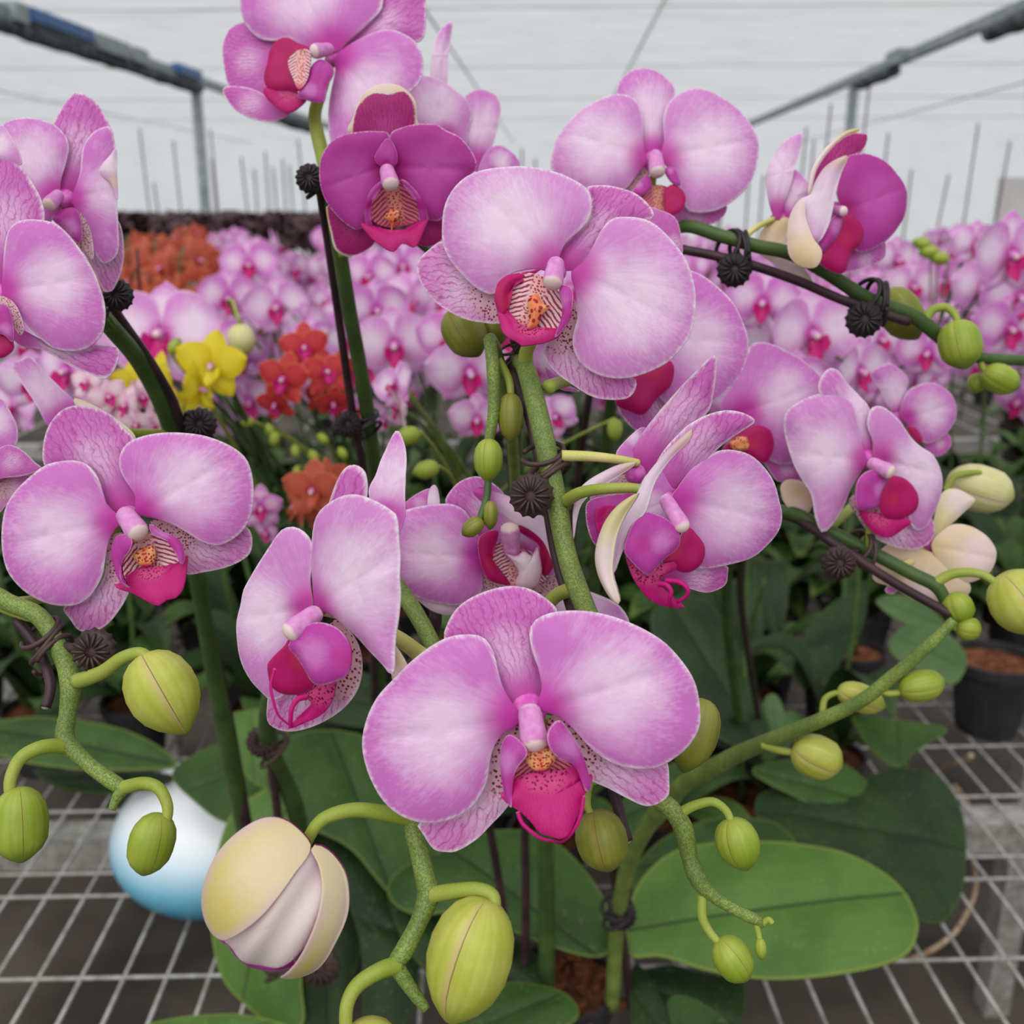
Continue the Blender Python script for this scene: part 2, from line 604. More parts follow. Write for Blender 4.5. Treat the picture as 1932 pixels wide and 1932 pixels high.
def bud_mat(name, c1, c2, tipc, blush, bamt):
    k = NT(name)
    vec, t, ph, r = k.pc()
    oc = k.obj()
    no = k.noise(oc, 90, 3)
    seam = k.m('ABSOLUTE', k.m('SINE', k.m('MULTIPLY', ph, 1.5)))
    rib = k.noise(k.xyz(k.m('MULTIPLY', k.m('SINE', ph), 5.0), k.m('MULTIPLY', k.m('COSINE', ph), 5.0), k.m('MULTIPLY', t, 0.7)), 1.0, 3)
    col = k.mix(k.ss(no, 0.3, 0.7), c1, c2)
    col = k.mix(k.m('MULTIPLY', k.ss(rib, 0.4, 0.65), 0.35), col, tipc)
    col = k.mix(k.ss(t, 0.72, 1.0), col, tipc)
    col = k.mix(k.m('MULTIPLY', k.ss(seam, 0.34, 0.12), bamt), col, blush)
    col = k.mix(k.ss(seam, 0.055, 0.015), col, srgb(104, 92, 40))
    return k.done(col, 0.42, 0.45, 0.1)


M['bud'] = bud_mat('bud_yellow_green', srgb(180, 186, 66), srgb(200, 200, 100), srgb(156, 168, 44), srgb(206, 176, 132), 0.6)
M['bud_green'] = bud_mat('bud_green', srgb(142, 164, 44), srgb(168, 180, 70), srgb(114, 144, 32), srgb(176, 180, 80), 0.3)
M['bud_olive'] = bud_mat('bud_olive', srgb(126, 130, 42), srgb(150, 148, 58), srgb(102, 114, 34), srgb(150, 120, 60), 0.4)
M['bud_pale'] = bud_mat('bud_cream', srgb(214, 210, 140), srgb(230, 222, 172), srgb(196, 196, 100), srgb(226, 196, 190), 0.5)


def leaf_mat(name, c1, c2, rim):
    k = NT(name)
    vec, a, v, e = k.pc()
    oc = k.obj()
    rn = k.rnd()
    no = k.noise(oc, 14, 3)
    fine = k.noise(k.xyz(k.m('MULTIPLY', a, 4.0), k.m('MULTIPLY', v, 60.0), rn), 1.0, 3)
    spk = k.noise(oc, 260, 2)
    col = k.mix(k.ss(no, 0.3, 0.7), c1, c2)
    col = k.mix(k.m('MULTIPLY', k.ss(fine, 0.45, 0.7), 0.3), col, c1)
    col = k.mix(k.m('MULTIPLY', k.ss(spk, 0.62, 0.75), 0.18), col, srgb(170, 190, 140))
    col = k.mix(k.ss(k.m('ABSOLUTE', v), 0.010, 0.002), col, tuple(x * 0.45 for x in c1[:3]) + (1,))
    col = k.mix(k.m('MULTIPLY', k.ss(e, 0.014, 0.002), 0.7), col, rim)
    return k.done(col, 0.5, 0.28, 0.12, bump=fine, bstr=0.12, bdist=0.001)


M['leaf'] = leaf_mat('leaf_green', srgb(40, 68, 22), srgb(60, 92, 34), srgb(104, 122, 48))
M['leaf_light'] = leaf_mat('leaf_light_green', srgb(68, 102, 36), srgb(90, 124, 52), srgb(134, 148, 62))
M['leaf_dark'] = leaf_mat('leaf_dark_green', srgb(28, 48, 18), srgb(40, 66, 26), srgb(62, 82, 34))
M['leaf_grey'] = leaf_mat('leaf_sage', srgb(64, 94, 50), srgb(84, 114, 64), srgb(106, 124, 64))


def plain(name, c1, c2, scale=20, rough=0.6, spec=0.4, metal=0.0, transl=0.0, bump=0.0, det=3):
    k = NT(name)
    no = k.noise(k.obj(), scale, det)
    return k.done(k.mix(k.ss(no, 0.3, 0.7), c1, c2), rough, spec, transl, metal=metal, bump=no if bump else None, bstr=bump, bdist=0.003)


M['pot_black'] = plain('pot_black', srgb(34, 34, 36), srgb(46, 46, 48), 30, 0.5)
M['bark'] = plain('bark', srgb(66, 40, 28), srgb(128, 80, 54), 70, 0.9, 0.1, bump=0.8)
M['root'] = plain('aerial_root', srgb(150, 120, 96), srgb(196, 178, 150), 60, 0.8, 0.2)
M['steel'] = plain('galvanised_steel', srgb(150, 148, 140), srgb(190, 188, 182), 60, 0.5, 0.5, metal=0.35)
M['rust'] = plain('rusty_steel', srgb(120, 84, 62), srgb(176, 160, 142), 40, 0.7, 0.3, metal=0.2)
M['post'] = plain('post_grey', srgb(128, 140, 142), srgb(156, 166, 168), 6, 0.5, 0.4, metal=0.2)
M['dark_cloth'] = plain('gathered_dark_cloth', srgb(60, 66, 70), srgb(104, 112, 116), 9, 0.8, 0.2, bump=0.6)
M['blue'] = plain('blue_tube', srgb(22, 74, 128), srgb(40, 104, 166), 8, 0.4)
M['floor'] = plain('concrete_floor', srgb(60, 54, 49), srgb(98, 90, 82), 3.0, 0.9, 0.2, det=8)
M['dark_plant'] = plain('dark_maroon_leaf', srgb(58, 38, 42), srgb(92, 62, 66), 40, 0.6)
M['panel'] = plain('grey_panel', srgb(186, 184, 182), srgb(198, 196, 194), 3, 0.8)


def bowl_mat():
    k = NT('blue_white_glaze')
    vec, t, ph, r = k.pc()
    nd = k.n('ShaderNodeValToRGB')
    k.put(nd.inputs[0], k.m('ADD', t, k.m('MULTIPLY', k.m('SUBTRACT', k.noise(k.obj(), 12, 3), 0.5), 0.06)))
    cr = nd.color_ramp
    cr.elements[0].position, cr.elements[0].color = 0.22, srgb(40, 140, 178)
    cr.elements[1].position, cr.elements[1].color = 0.92, srgb(238, 242, 244)
    el = cr.elements.new(0.52)
    el.color = srgb(120, 190, 216)
    return k.done(nd.outputs[0], 0.3, 0.5)


M['bowl'] = bowl_mat()


def cloth_mat(name, tr, c1, c2):
    k = NT(name)
    oc = k.obj()
    mp = k.n('ShaderNodeMapping')
    k.put(mp.inputs[0], oc)
    mp.inputs['Scale'].default_value = (1.3, 3.6, 1)
    no = k.noise(mp.outputs[0], 0.9, 5, 0.6)
    col = k.mix(k.ss(no, 0.3, 0.7), c1, c2)
    d = k.n('ShaderNodeBsdfDiffuse')
    t = k.n('ShaderNodeBsdfTranslucent')
    tp = k.n('ShaderNodeBsdfTransparent')
    k.put(d.inputs[0], col)
    k.put(t.inputs[0], col)
    m1, m2 = k.n('ShaderNodeMixShader'), k.n('ShaderNodeMixShader')
    m1.inputs[0].default_value = 0.55
    k.t.links.new(d.outputs[0], m1.inputs[1])
    k.t.links.new(t.outputs[0], m1.inputs[2])
    k.put(m2.inputs[0], k.m('ADD', tr, k.m('MULTIPLY', k.m('SUBTRACT', no, 0.5), 0.34), clamp=True))
    k.t.links.new(m1.outputs[0], m2.inputs[1])
    k.t.links.new(tp.outputs[0], m2.inputs[2])
    k.t.links.new(m2.outputs[0], k.out.inputs[0])
    return k.mat


M['roof'] = cloth_mat('white_shade_cloth', 0.72, srgb(200, 204, 206), srgb(236, 238, 240))
M['film'] = cloth_mat('white_film_wall', 0.75, srgb(220, 224, 226), srgb(246, 247, 248))

# ------------------------------------------------------------------ the greenhouse
GA = 0.0417
GU = Vector((GA, 1, 0)).normalized()
GR = Vector((1, -GA, 0)).normalized()


def G(x, y, z):
    return GR * x + GU * y + Vector((0, 0, z))


def px_of(p):
    q = p - CAM
    d = q.dot(FW)
    return 966 + FPX * q.dot(RT) / d, 966 - FPX * q.dot(UP) / d


mb = MB()
for x, y in ((-16, -9), (16, -9), (16, 34), (-16, 34)):
    mb.add((x, y, 0))
mb.face([0, 1, 2, 3])
struct(mb.build('floor', M['floor'], smooth=False))

ROOFZ = 3.32
mb = MB()
NX, NY = 90, 150
for j in range(NY + 1):
    for i in range(NX + 1):
        x, y = -14 + 28 * i / NX, -7 + 38 * j / NY
        sag = -0.10 * abs(math.sin(math.pi * y / 4.0)) * (0.6 + 0.4 * math.sin(x * 0.7)) - 0.05 * mnoise.noise(Vector((x * 0.8, y * 1.6, 0)))
        mb.add(G(x, y, ROOFZ + sag))
for j in range(NY):
    for i in range(NX):
        a = j * (NX + 1) + i
        mb.face([a, a + 1, a + NX + 2, a + NX + 1])
struct(mb.build('roof_cloth', M['roof']))


def wall(name, a, b, mat=None):
    k = MB()
    n = 40
    for j in range(7):
        for i in range(n + 1):
            p = Vector(a).lerp(Vector(b), i / n)
            nrm = (Vector(b) - Vector(a)).normalized().cross(Vector((0, 0, 1)))
            k.add(p + nrm * 0.06 * mnoise.noise(Vector((i * 0.7, j * 0.4, 3))) + Vector((0, 0, 3.35 * j / 6)))
    for j in range(6):
        for i in range(n):
            q = j * (n + 1) + i
            k.face([q, q + 1, q + n + 2, q + n + 1])
    return struct(k.build(name, mat or M['film']))


wall('wall_back', G(-14, 30, 0), G(14, 30, 0))
wall('wall_left', G(-13.8, -6.8, 0), G(-13.8, 30, 0))
wall('wall_right', G(13.8, -6.8, 0), G(13.8, 30, 0))
wall('wall_front', G(-14, -6.8, 0), G(14, -6.8, 0))

# roof wires that carry the cloth
for i, y in enumerate((6.0, 10.0, 14.0, 18.0, 22.0)):
    mb = MB()
    mb.tube([G(-13.7, y, ROOFZ - 0.02), G(13.7, y, ROOFZ - 0.02)], 0.008, 6, 1)
    struct(mb.build('trim_%d' % (i + 1), M['steel']))
for i, x in enumerate((-8.5, -1.2, 0.9, 6.6)):
    mb = MB()
    mb.tube([G(x, -6.5, ROOFZ - 0.03), G(x, 29.8, ROOFZ - 0.03)], 0.012, 6, 1)
    struct(mb.build('trim_%d' % (i + 6), M['steel']))


def along(xg, zc, px):
    lo, hi = 1.5, 29.0
    for _ in range(50):
        mid = (lo + hi) / 2
        q = px_of(G(xg, mid, zc))[0]
        if (q < px) == (xg < 0):
            lo = mid
        else:
            hi = mid
    return lo


XL = PZ(157, 76, 3.08).dot(GR)
XR = PZ(1700, 112, 3.1).dot(GR)
AX = (GR, GU, Vector((0, 0, 1)))


def beam(name, xg, z, blue, boxes, lumps, label):
    e = empty(name, G(xg, 12, 0))
    k = MB()
    k.box(G(xg, 11.5, z), 0.10, 36.0, 0.09, 0, AX)
    k.build('rail', M['post'], e, smooth=False)
    for y0, y1, rr in lumps:
        k = MB()
        n = max(4, int((y1 - y0) / 0.18))
        pts = [G(xg + 0.015 * mnoise.noise(Vector((i * 0.9, 1, 0))), y0 + (y1 - y0) * i / n, z - 0.04 - rr * 0.6) for i in range(n + 1)]
        rad = [rr * (0.75 + 0.45 * abs(mnoise.noise(Vector((i * 1.3, 7.3, xg))))) for i in range(n + 1)]
        k.tube(pts, rad, 10, 2)
        k.build('gathered_curtain', M['dark_cloth'], e)
    for y0, y1 in blue:
        k = MB()
        k.box(G(xg + (0.06 if xg < 0 else -0.06), (y0 + y1) / 2, z + 0.035), 0.10, y1 - y0, 0.10, 0, AX)
        k.build('blue_tube', M['blue'], e, smooth=False)
    for y0, y1 in boxes:
        k = MB()
        k.box(G(xg + (0.05 if xg < 0 else -0.05), (y0 + y1) / 2, z + 0.01), 0.13, y1 - y0, 0.14, 0, AX)
        k.build('bracket_box', M['post'], e, smooth=False)
    tag(e, label, 'beam', kind='structure')


ya = lambda px: along(XL, 3.08, px)
beam('curtain_beam', XL, 3.08, [(ya(38), ya(158)), (ya(322), ya(366))], [(ya(165), ya(225)), (ya(232), ya(262)), (ya(4), ya(30))],
     [(ya(-150), ya(372), 0.085), (ya(500), ya(586), 0.13)], 'grey roof rail with blue tube and gathered dark curtain')
yb = lambda px: along(XR, 3.1, px)
beam('curtain_beam', XR, 3.1, [], [(yb(1715), yb(1690))], [(yb(2050), yb(1870), 0.09), (yb(1690), yb(1622), 0.08)],
     'slim grey roof rail with short dark curtain bundles')

for i, (xg, y) in enumerate(((XL, along(XL, 3.08, 368)), (XR, along(XR, 3.1, 1612)), (XL, 24.0), (XR, 24.0))):
    k = MB()
    k.box(G(xg, y, 1.55), 0.10, 0.10, 3.1, 0, AX)
    struct(k.build('pillar', M['post'], smooth=False))
k = MB()
pp = P(1925, 380, 11.0)
k.box((pp.x + 0.25, pp.y, 0.95), 1.0, 0.05, 1.9)
tag(k.build('grey_panel', M['panel'], smooth=False), 'plain grey upright panel far behind the pink flowers', 'panel')

# ------------------------------------------------------------------ benches
BZ = 0.75
BU = Vector((-0.030, 1, 0)).normalized()
BR = Vector((1, 0.030, 0)).normalized()


def B(x, y, z=BZ):
    return BR * x + BU * y + Vector((0, 0, z))


bench = empty('wire_mesh_bench', B(0, 1.6, 0))
tag(bench, 'galvanised wire mesh bench under the large pink orchids', 'bench')
U = 0.049
x0 = PZ(160, 1833, BZ).dot(BR)
i0 = int((-1.75 - x0) / U)
long_me = cross_me = None
for i in range(i0, i0 + 74):
    x = x0 + i * U
    if long_me is None:
        k = MB()
        k.tube([B(x, 0.45), B(x, 3.3)], 0.0024, 6, 1)
        w_ = k.build('wire', M['steel'], bench)
        long_me = w_.data
        lx, lz = x, w_.location.copy()
        continue
    w_ = bpy.data.objects.new('wire', long_me)
    COL.objects.link(w_)
    w_.parent = bench
    w_.location = lz + BR * (x - lx)
ys = [0.69, 0.837, 0.984, 1.131, 1.178] + [1.178 + 0.147 * j for j in range(1, 15)]
for y in ys:
    if cross_me is None:
        k = MB()
        k.tube([B(-1.78, y, BZ + 0.0045), B(1.85, y, BZ + 0.0045)], 0.0024, 6, 1)
        w_ = k.build('wire', M['steel'], bench)
        cross_me, ly, lz2 = w_.data, y, w_.location.copy()
        continue
    w_ = bpy.data.objects.new('wire', cross_me)
    COL.objects.link(w_)
    w_.parent = bench
    w_.location = lz2 + BU * (y - ly)
for y in (0.50, 1.30, 2.2, 3.2):
    k = MB()
    k.box(B(0.03, y, BZ - 0.035), 3.6, 0.05, 0.05, 0, (BR, BU, Vector((0, 0, 1))))
    k.build('crossbar', M['steel'], bench, smooth=False)
for x, y in ((-1.6, 0.5), (1.6, 0.5), (-1.6, 2.2), (1.05, 1.72), (-0.75, 2.2), (1.6, 3.2), (-1.6, 3.2)):
    k = MB()
    k.box(B(x, y, (BZ - 0.05) / 2), 0.05, 0.05, BZ - 0.05, 0, (BR, BU, Vector((0, 0, 1))))
    k.build('leg', M['steel'], bench, smooth=False)
k = MB()
k.box(B(1.82, 1.9, BZ - 0.005), 0.03, 3.0, 0.045, 0, (BR, BU, Vector((0, 0, 1))))
k.build('edge_rail', M['steel'], bench, smooth=False)

for (y0, y1, xa, xb, lab) in ((3.7, 9.6, -4.6, 4.6, 'long steel bench carrying the rows of pink orchids'),):
    b2 = empty('growing_bench', B(0, (y0 + y1) / 2, 0))
    tag(b2, lab, 'bench')
    me = None
    for i in range(60):
        x = xa + (xb - xa) * i / 59
        k = MB()
        k.box(B(x, (y0 + y1) / 2), 0.012, y1 - y0, 0.006, 0, (BR, BU, Vector((0, 0, 1))))
        k.build('slat', M['steel'], b2, smooth=False)
    for y in (y0 + 0.1, (y0 + y1) / 2, y1 - 0.1):
        k = MB()
        k.box(B(0, y, BZ - 0.03), xb - xa, 0.05, 0.05, 0, (BR, BU, Vector((0, 0, 1))))
        k.build('crossbar', M['steel'], b2, smooth=False)
        for x in (xa + 0.2, 0, xb - 0.2):
            k = MB()
            k.box(B(x, y, BZ / 2 - 0.03), 0.05, 0.05, BZ - 0.06, 0, (BR, BU, Vector((0, 0, 1))))
            k.build('leg', M['steel'], b2, smooth=False)

# ------------------------------------------------------------------ the large orchids
CA = (0, 0, 2.927)
CB = (500, 0, 2.927)
CC = (1000, 60, 2.927)
CD_ = (1400, 0, 2.927)
CE = (0, 600, 2.927)
CF = (400, 760, 2.927)
CG = (860, 640, 2.927)
CH = (1272, 600, 2.927)
CI = (680, 1080, 2.927)
CJ = (360, 1272, 2.927)
CK = (0, 1160, 2.503)
CL = (1100, 1272, 2.322)

M['heart'] = plain('flower_heart', srgb(206, 70, 176), srgb(222, 120, 200), 300, 0.5)
# type: (part name, material, back material, offset in front of the flower's plane (m), cup, dome, ripple)
TY = {
    'P': ('petal', 'petal', 'back', 0.0, -0.04, 0.055, 0.012),
    'Q': ('petal', 'petal', 'back', 0.0012, -0.04, 0.055, 0.012),
    'PP': ('petal', 'petal_pale', 'back', 0.0008, -0.04, 0.055, 0.012),
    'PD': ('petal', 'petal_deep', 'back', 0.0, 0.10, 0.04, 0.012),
    'D': ('sepal', 'sepal', 'back', -0.0045, -0.05, 0.05, 0.008),
    'DP': ('sepal', 'petal', 'back', -0.0045, -0.05, 0.05, 0.008),
    'S': ('sepal', 'sepal_dots', 'back', -0.0060, -0.05, 0.03, 0.008),
    'SV': ('sepal', 'sepal', 'back', -0.0060, -0.05, 0.03, 0.008),
    'SS': ('sepal', 'sepal_spot', 'back', -0.0040, 0.0, 0.03, 0.008),
    'SD': ('sepal', 'sepal_deep', 'cream', -0.0045, -0.05, 0.04, 0.008),
    'B': ('petal', 'back', 'petal', 0.001, -0.03, 0.06, 0.01),
    'C': ('sepal', 'cream', 'petal', 0.002, -0.03, 0.08, 0.006),
    'CP': ('petal', 'creamy', 'petal', 0.0, -0.03, 0.06, 0.01),
    'L': ('lip_lobe', 'lobe', 'lobe_dark', 0.0095, 0.0, 0.12, 0.01),
    'LD': ('lip_lobe', 'lobe_dark', 'lobe', 0.0085, 0.0, 0.10, 0.01),
    'M': ('lip', 'lip', 'lip', 0.0070, 0.10, 0.08, 0.01),
    'MW': ('lip', 'lip_white', 'lip', 0.0090, 0.05, 0.16, 0.005),
    'T': ('lip_throat', 'throat', 'lip', 0.0055, -0.05, -0.04, 0.0),
    'TR': ('lip_throat', 'throat_red', 'lip', 0.0055, -0.05, -0.04, 0.0),
    'K': ('lip_callus', 'callus', 'lip', 0.0085, 0.0, 0.16, 0.0),
}


def lathe_between(name, a, b, r, mat, parent, prof=None, seg=16):
    ax = b - a
    L = ax.length
    prof = prof or [(0, .55), (.08, .78), (.2, .86), (.35, .88), (.5, .92), (.68, .99), (.8, 1.0), (.9, .88), (.97, .55), (1, .12)]
    k = MB()
    k.lathe(a, ax, [(t * L, q * r) for t, q in prof], seg)
    return k.build(name, M[mat], parent, origin=a)


def tubes(name, pts, rad, mat, parent, seg=9, sub=5):
    k = MB()
    k.tube(pts, rad, seg, sub)
    return k.build(name, M[mat], parent)


def flower(plant, o, d, n, cen, parts, op_c=20):
    """one blossom: cen its centre in the picture, d its distance, n the way it faces (right, up, towards)"""
    c = crop(o, cen)[0]
    p0 = P(c[0], c[1], d)
    nw = CN(n)
    e = empty('flower', p0, plant)
    k = MB()
    rc = op_c / FPX * d
    k.lathe(p0 - nw * 0.0085, nw, [(0, rc * .3), (.0015, rc * .8), (.004, rc), (.0065, rc * .85), (.0078, rc * .4)], 16)
    if op_c:
        k.build('flower_heart', M['heart'], e)
    for pt in parts:
        ty, base, pts = pt[0], pt[1], pt[2]
        op = pt[3] if len(pt) > 3 else {}
        oo = op.get('crop', o)
        if ty == 'COL':
            a, b = crop(oo, base)[0], crop(oo, pts)[0]
            off = op.get('o', 9) / 1000
            dd = d - off
            r = op.get('r', 16) / FPX * dd
            lathe_between('column', P(a[0], a[1], dd + 0.005), P(b[0], b[1], dd - 0.003), r, 'column', e)
            continue
        if ty == 'TEN':
            q = crop(oo, pts)
            dd = d - op.get('o', 14) / 1000
            rr = op.get('r', 4.5) / FPX * dd
            nq = len(q)
            tubes('lip_tendril', [P(x, y, dd - 0.003 * math.sin(math.pi * i / (nq - 1))) for i, (x, y) in enumerate(q)],
                  [rr * (1.0 - 0.45 * i / (nq - 1)) for i in range(nq)], 'lip_tip', e, 7, 5)
            continue
        nm, mf, mk, off, cup, dome, rip = TY[ty]
        off = op['o'] / 1000 if 'o' in op else off
        nn = CN(op['n']) if 'n' in op else nw
        bp = crop(oo, base)[0]
        r = ray(*bp)
        pb = CAM + r * ((p0 - CAM).dot(nw) / r.dot(nw)) + nw * off
        pb = CAM + r * ((pb - CAM).dot(FW))
        if op.get('strip'):
            strip(op.get('name', nm), crop(oo, pts), pb, nn, [M[op.get('m', mf)], M[op.get('b', mk)]], e, dome=op.get('dome', 0.05), roll=op.get('roll', 0.0))
            continue
        small = ty in ('L', 'LD', 'M', 'T', 'TR', 'K', 'MW')
        sheet(op.get('name', nm), crop(oo, pts), bp, pb, nn, [M[op.get('m', mf)], M[op.get('b', mk)]], e, cup=op.get('cup', cup), dome=op.get('dome', dome),
              ripple=op.get('rip', rip), crease=op.get('crease', 0.012 if nm == 'petal' else (0.02 if ty == 'M' else 0.0)), th=op.get('th', 0.0006), ns=44 if small else 64, nr=6 if small else 9,
              curl=op.get('curl', 0.0), fold=op.get('fold', 0.0))
    return e


plantA = empty('orchid_plant', PZ(1060, 1870, 0.85))
tag(plantA, 'pink orchid with tall arching spike of large flowers above the broad bright leaf', 'orchid')
plantB = empty('orchid_plant', PZ(610, 1700, 0.85))
tag(plantB, 'pink orchid whose spike ends in a big half-open cream bud', 'orchid')
plantC = empty('orchid_plant', PZ(460, 1620, 0.87))
tag(plantC, 'pink orchid with three green buds hanging beside the blue and white bowl', 'orchid')
plantE = empty('orchid_plant', PZ(700, 1480, 0.85))
tag(plantE, 'tall pink orchid with a deep magenta cupped flower at the stake top', 'orchid')
plantF = empty('orchid_plant', PZ(1100, 1330, 0.85))
tag(plantF, 'pink orchid with arching spike held by two black round clips', 'orchid')
plantG = empty('orchid_plant', PZ(1400, 1400, 0.85))
tag(plantG, 'pink orchid with cream-backed flower and a brown daisy clip on its spike', 'orchid')
plantH = empty('orchid_plant', PZ(1160, 1850, 0.85))
tag(plantH, 'orchid with a slanting green spike of small unopened buds', 'orchid')

# front flower
flower(plantA, CI, 0.33, (0.0, 0.06, 1), '930,770', [
    ('D', '930,760', '460,365 480,280 530,200 610,140 720,95 830,75 930,90 1020,140 1090,215 1060,320 1010,500 990,700 960,765 890,775 810,730 730,620 640,480 540,400'),
    ('S', '865,850', '880,850 800,880 740,960 705,1130 640,1270 500,1360 318,1390 345,1460 400,1540 460,1555 530,1550 640,1480 730,1390 810,1300 900,1150 915,960'),
    ('S', '1060,800', '1030,830 1090,783 1160,825 1260,930 1340,1010 1450,1060 1560,1070 1650,1070 1700,1058 1712,1180 1705,1245 1640,1290 1570,1297 1470,1250 1380,1200 1270,1150 1140,1060 1050,930'),
    ('P', '880,800', '465,365 530,348 600,343 680,360 735,440 760,540 790,640 850,740 885,800 850,860 790,890 740,960 715,1050 700,1150 650,1260 560,1340 450,1385 340,1390 220,1350 120,1270 50,1150 10,1020 5,920 35,800 90,690 180,590 270,500 370,420'),
    ('Q', '990,765', '975,745 1000,640 985,540 950,440 932,340 960,270 1030,230 1130,212 1260,215 1400,245 1550,305 1680,385 1780,490 1850,600 1880,720 1880,850 1820,960 1730,1040 1640,1085 1540,1090 1430,1070 1330,1020 1250,950 1180,870 1100,800 1030,775'),
    ('TR', '990,960', '880,960 1060,960 1140,1030 1190,1080 1150,1130 1020,1150 860,1170 850,1090'),
    ('K', '990,985', '920,985 990,970 1065,985 1075,1040 1040,1080 990,1105 940,1080 915,1040'),
    ('M', '1010,1080', '768,1215 800,1215 850,1150 900,1115 1020,1095 1130,1090 1190,1060 1250,1130 1282,1110 1272,1180 1230,1240 1205,1330 1180,1390 1150,1450 1105,1475 1030,1455 990,1440 940,1380 880,1320 830,1290 790,1260', {'n': (0, 0.35, 0.94)}),
    ('L', '850,1180', '800,910 830,895 870,920 910,960 920,1010 880,1060 850,1120 838,1200 832,1305 800,1240 780,1150 768,1050 778,960', {'n': (-0.45, 0.1, 0.9), 'o': 12}),
    ('L', '1200,1100', '1100,815 1150,870 1200,950 1240,1040 1265,1130 1275,1190 1245,1212 1215,1130 1170,1060 1100,1030 1050,980 1030,910 1052,850', {'n': (0.4, 0.1, 0.9), 'o': 12}),
    ('COL', '930,740', '968,985', {'r': 27, 'o': 9}),
    ('TEN', '0,0', '870,1325 890,1380 940,1430 1000,1470 1060,1482 1105,1490', {'o': 14}),
    ('TEN', '0,0', '1232,1235 1218,1330 1192,1400 1150,1462 1105,1490', {'o': 14}),
], 36)
# upper centre flower
flower(plantA, CB, 0.40, (-0.16, 0.0, 1), '1600,1490', [
    ('D', '1640,1490', '1620,1470 1640,1375 1715,1290 1785,1215 1803,1110 1771,1030 1902,1018 2034,1054 2122,1127 2142,1194 2020,1230 1902,1290 1815,1376 1742,1464 1683,1495'),
    ('S', '1430,1560', '975,1325 900,1370 840,1430 830,1490 860,1570 920,1650 1000,1710 1100,1760 1200,1780 1285,1787 1360,1760 1450,1620 1400,1540 1250,1500 1050,1400'),
    ('S', '1690,1650', '1700,1640 1620,1740 1534,1932 1554,1993 1613,2063 1695,2122 1794,2183 1885,2204 1993,2198 2040,2154 2043,2087 1935,2060 1800,1980 1740,1850'),
    ('PP', '1580,1490', '970,1230 985,1130 1030,1040 1100,970 1200,930 1310,912 1450,915 1590,940 1700,985 1780,1040 1805,1120 1790,1200 1740,1270 1670,1330 1630,1400 1612,1470 1590,1500 1480,1485 1360,1510 1290,1570 1265,1625 1180,1600 1090,1520 1010,1420 975,1330'),
    ('PP', '1700,1500', '1690,1500 1770,1430 1882,1235 1984,1194 2142,1226 2291,1375 2362,1525 2380,1674 2353,1835 2262,1964 2154,2034 2022,2081 1894,2084 1774,2034 1712,1955 1697,1864 1727,1735 1710,1600', {'o': 2}),
    ('T', '1520,1560', '1300,1600 1340,1530 1430,1505 1540,1530 1620,1610 1660,1700 1630,1810 1520,1835 1420,1800 1350,1740 1310,1700'),
    ('M', '1480,1780', '1263,1630 1300,1710 1350,1755 1420,1835 1500,1810 1620,1820 1632,1855 1560,1890 1480,1905 1420,1915 1390,1890 1330,1860 1305,1820 1280,1720', {'n': (0, 0.3, 0.95)}),
    ('LD', '1320,1660', '1270,1640 1275,1600 1290,1555 1340,1518 1430,1503 1525,1488 1440,1535 1380,1570 1340,1640 1345,1720 1310,1750 1285,1700', {'n': (0.35, 0, 0.93)}),
    ('L', '1660,1740', '1640,1575 1690,1590 1702,1650 1685,1750 1640,1830 1600,1862 1635,1760 1640,1680 1622,1620', {'n': (-0.4, 0, 0.9), 'o': 12}),
    ('K', '1500,1650', '1450,1660 1500,1625 1540,1680 1580,1690 1530,1740 1500,1800 1440,1830 1460,1760'),
    ('COL', '1610,1440', '1585,1580', {'r': 20, 'o': 11}),
])
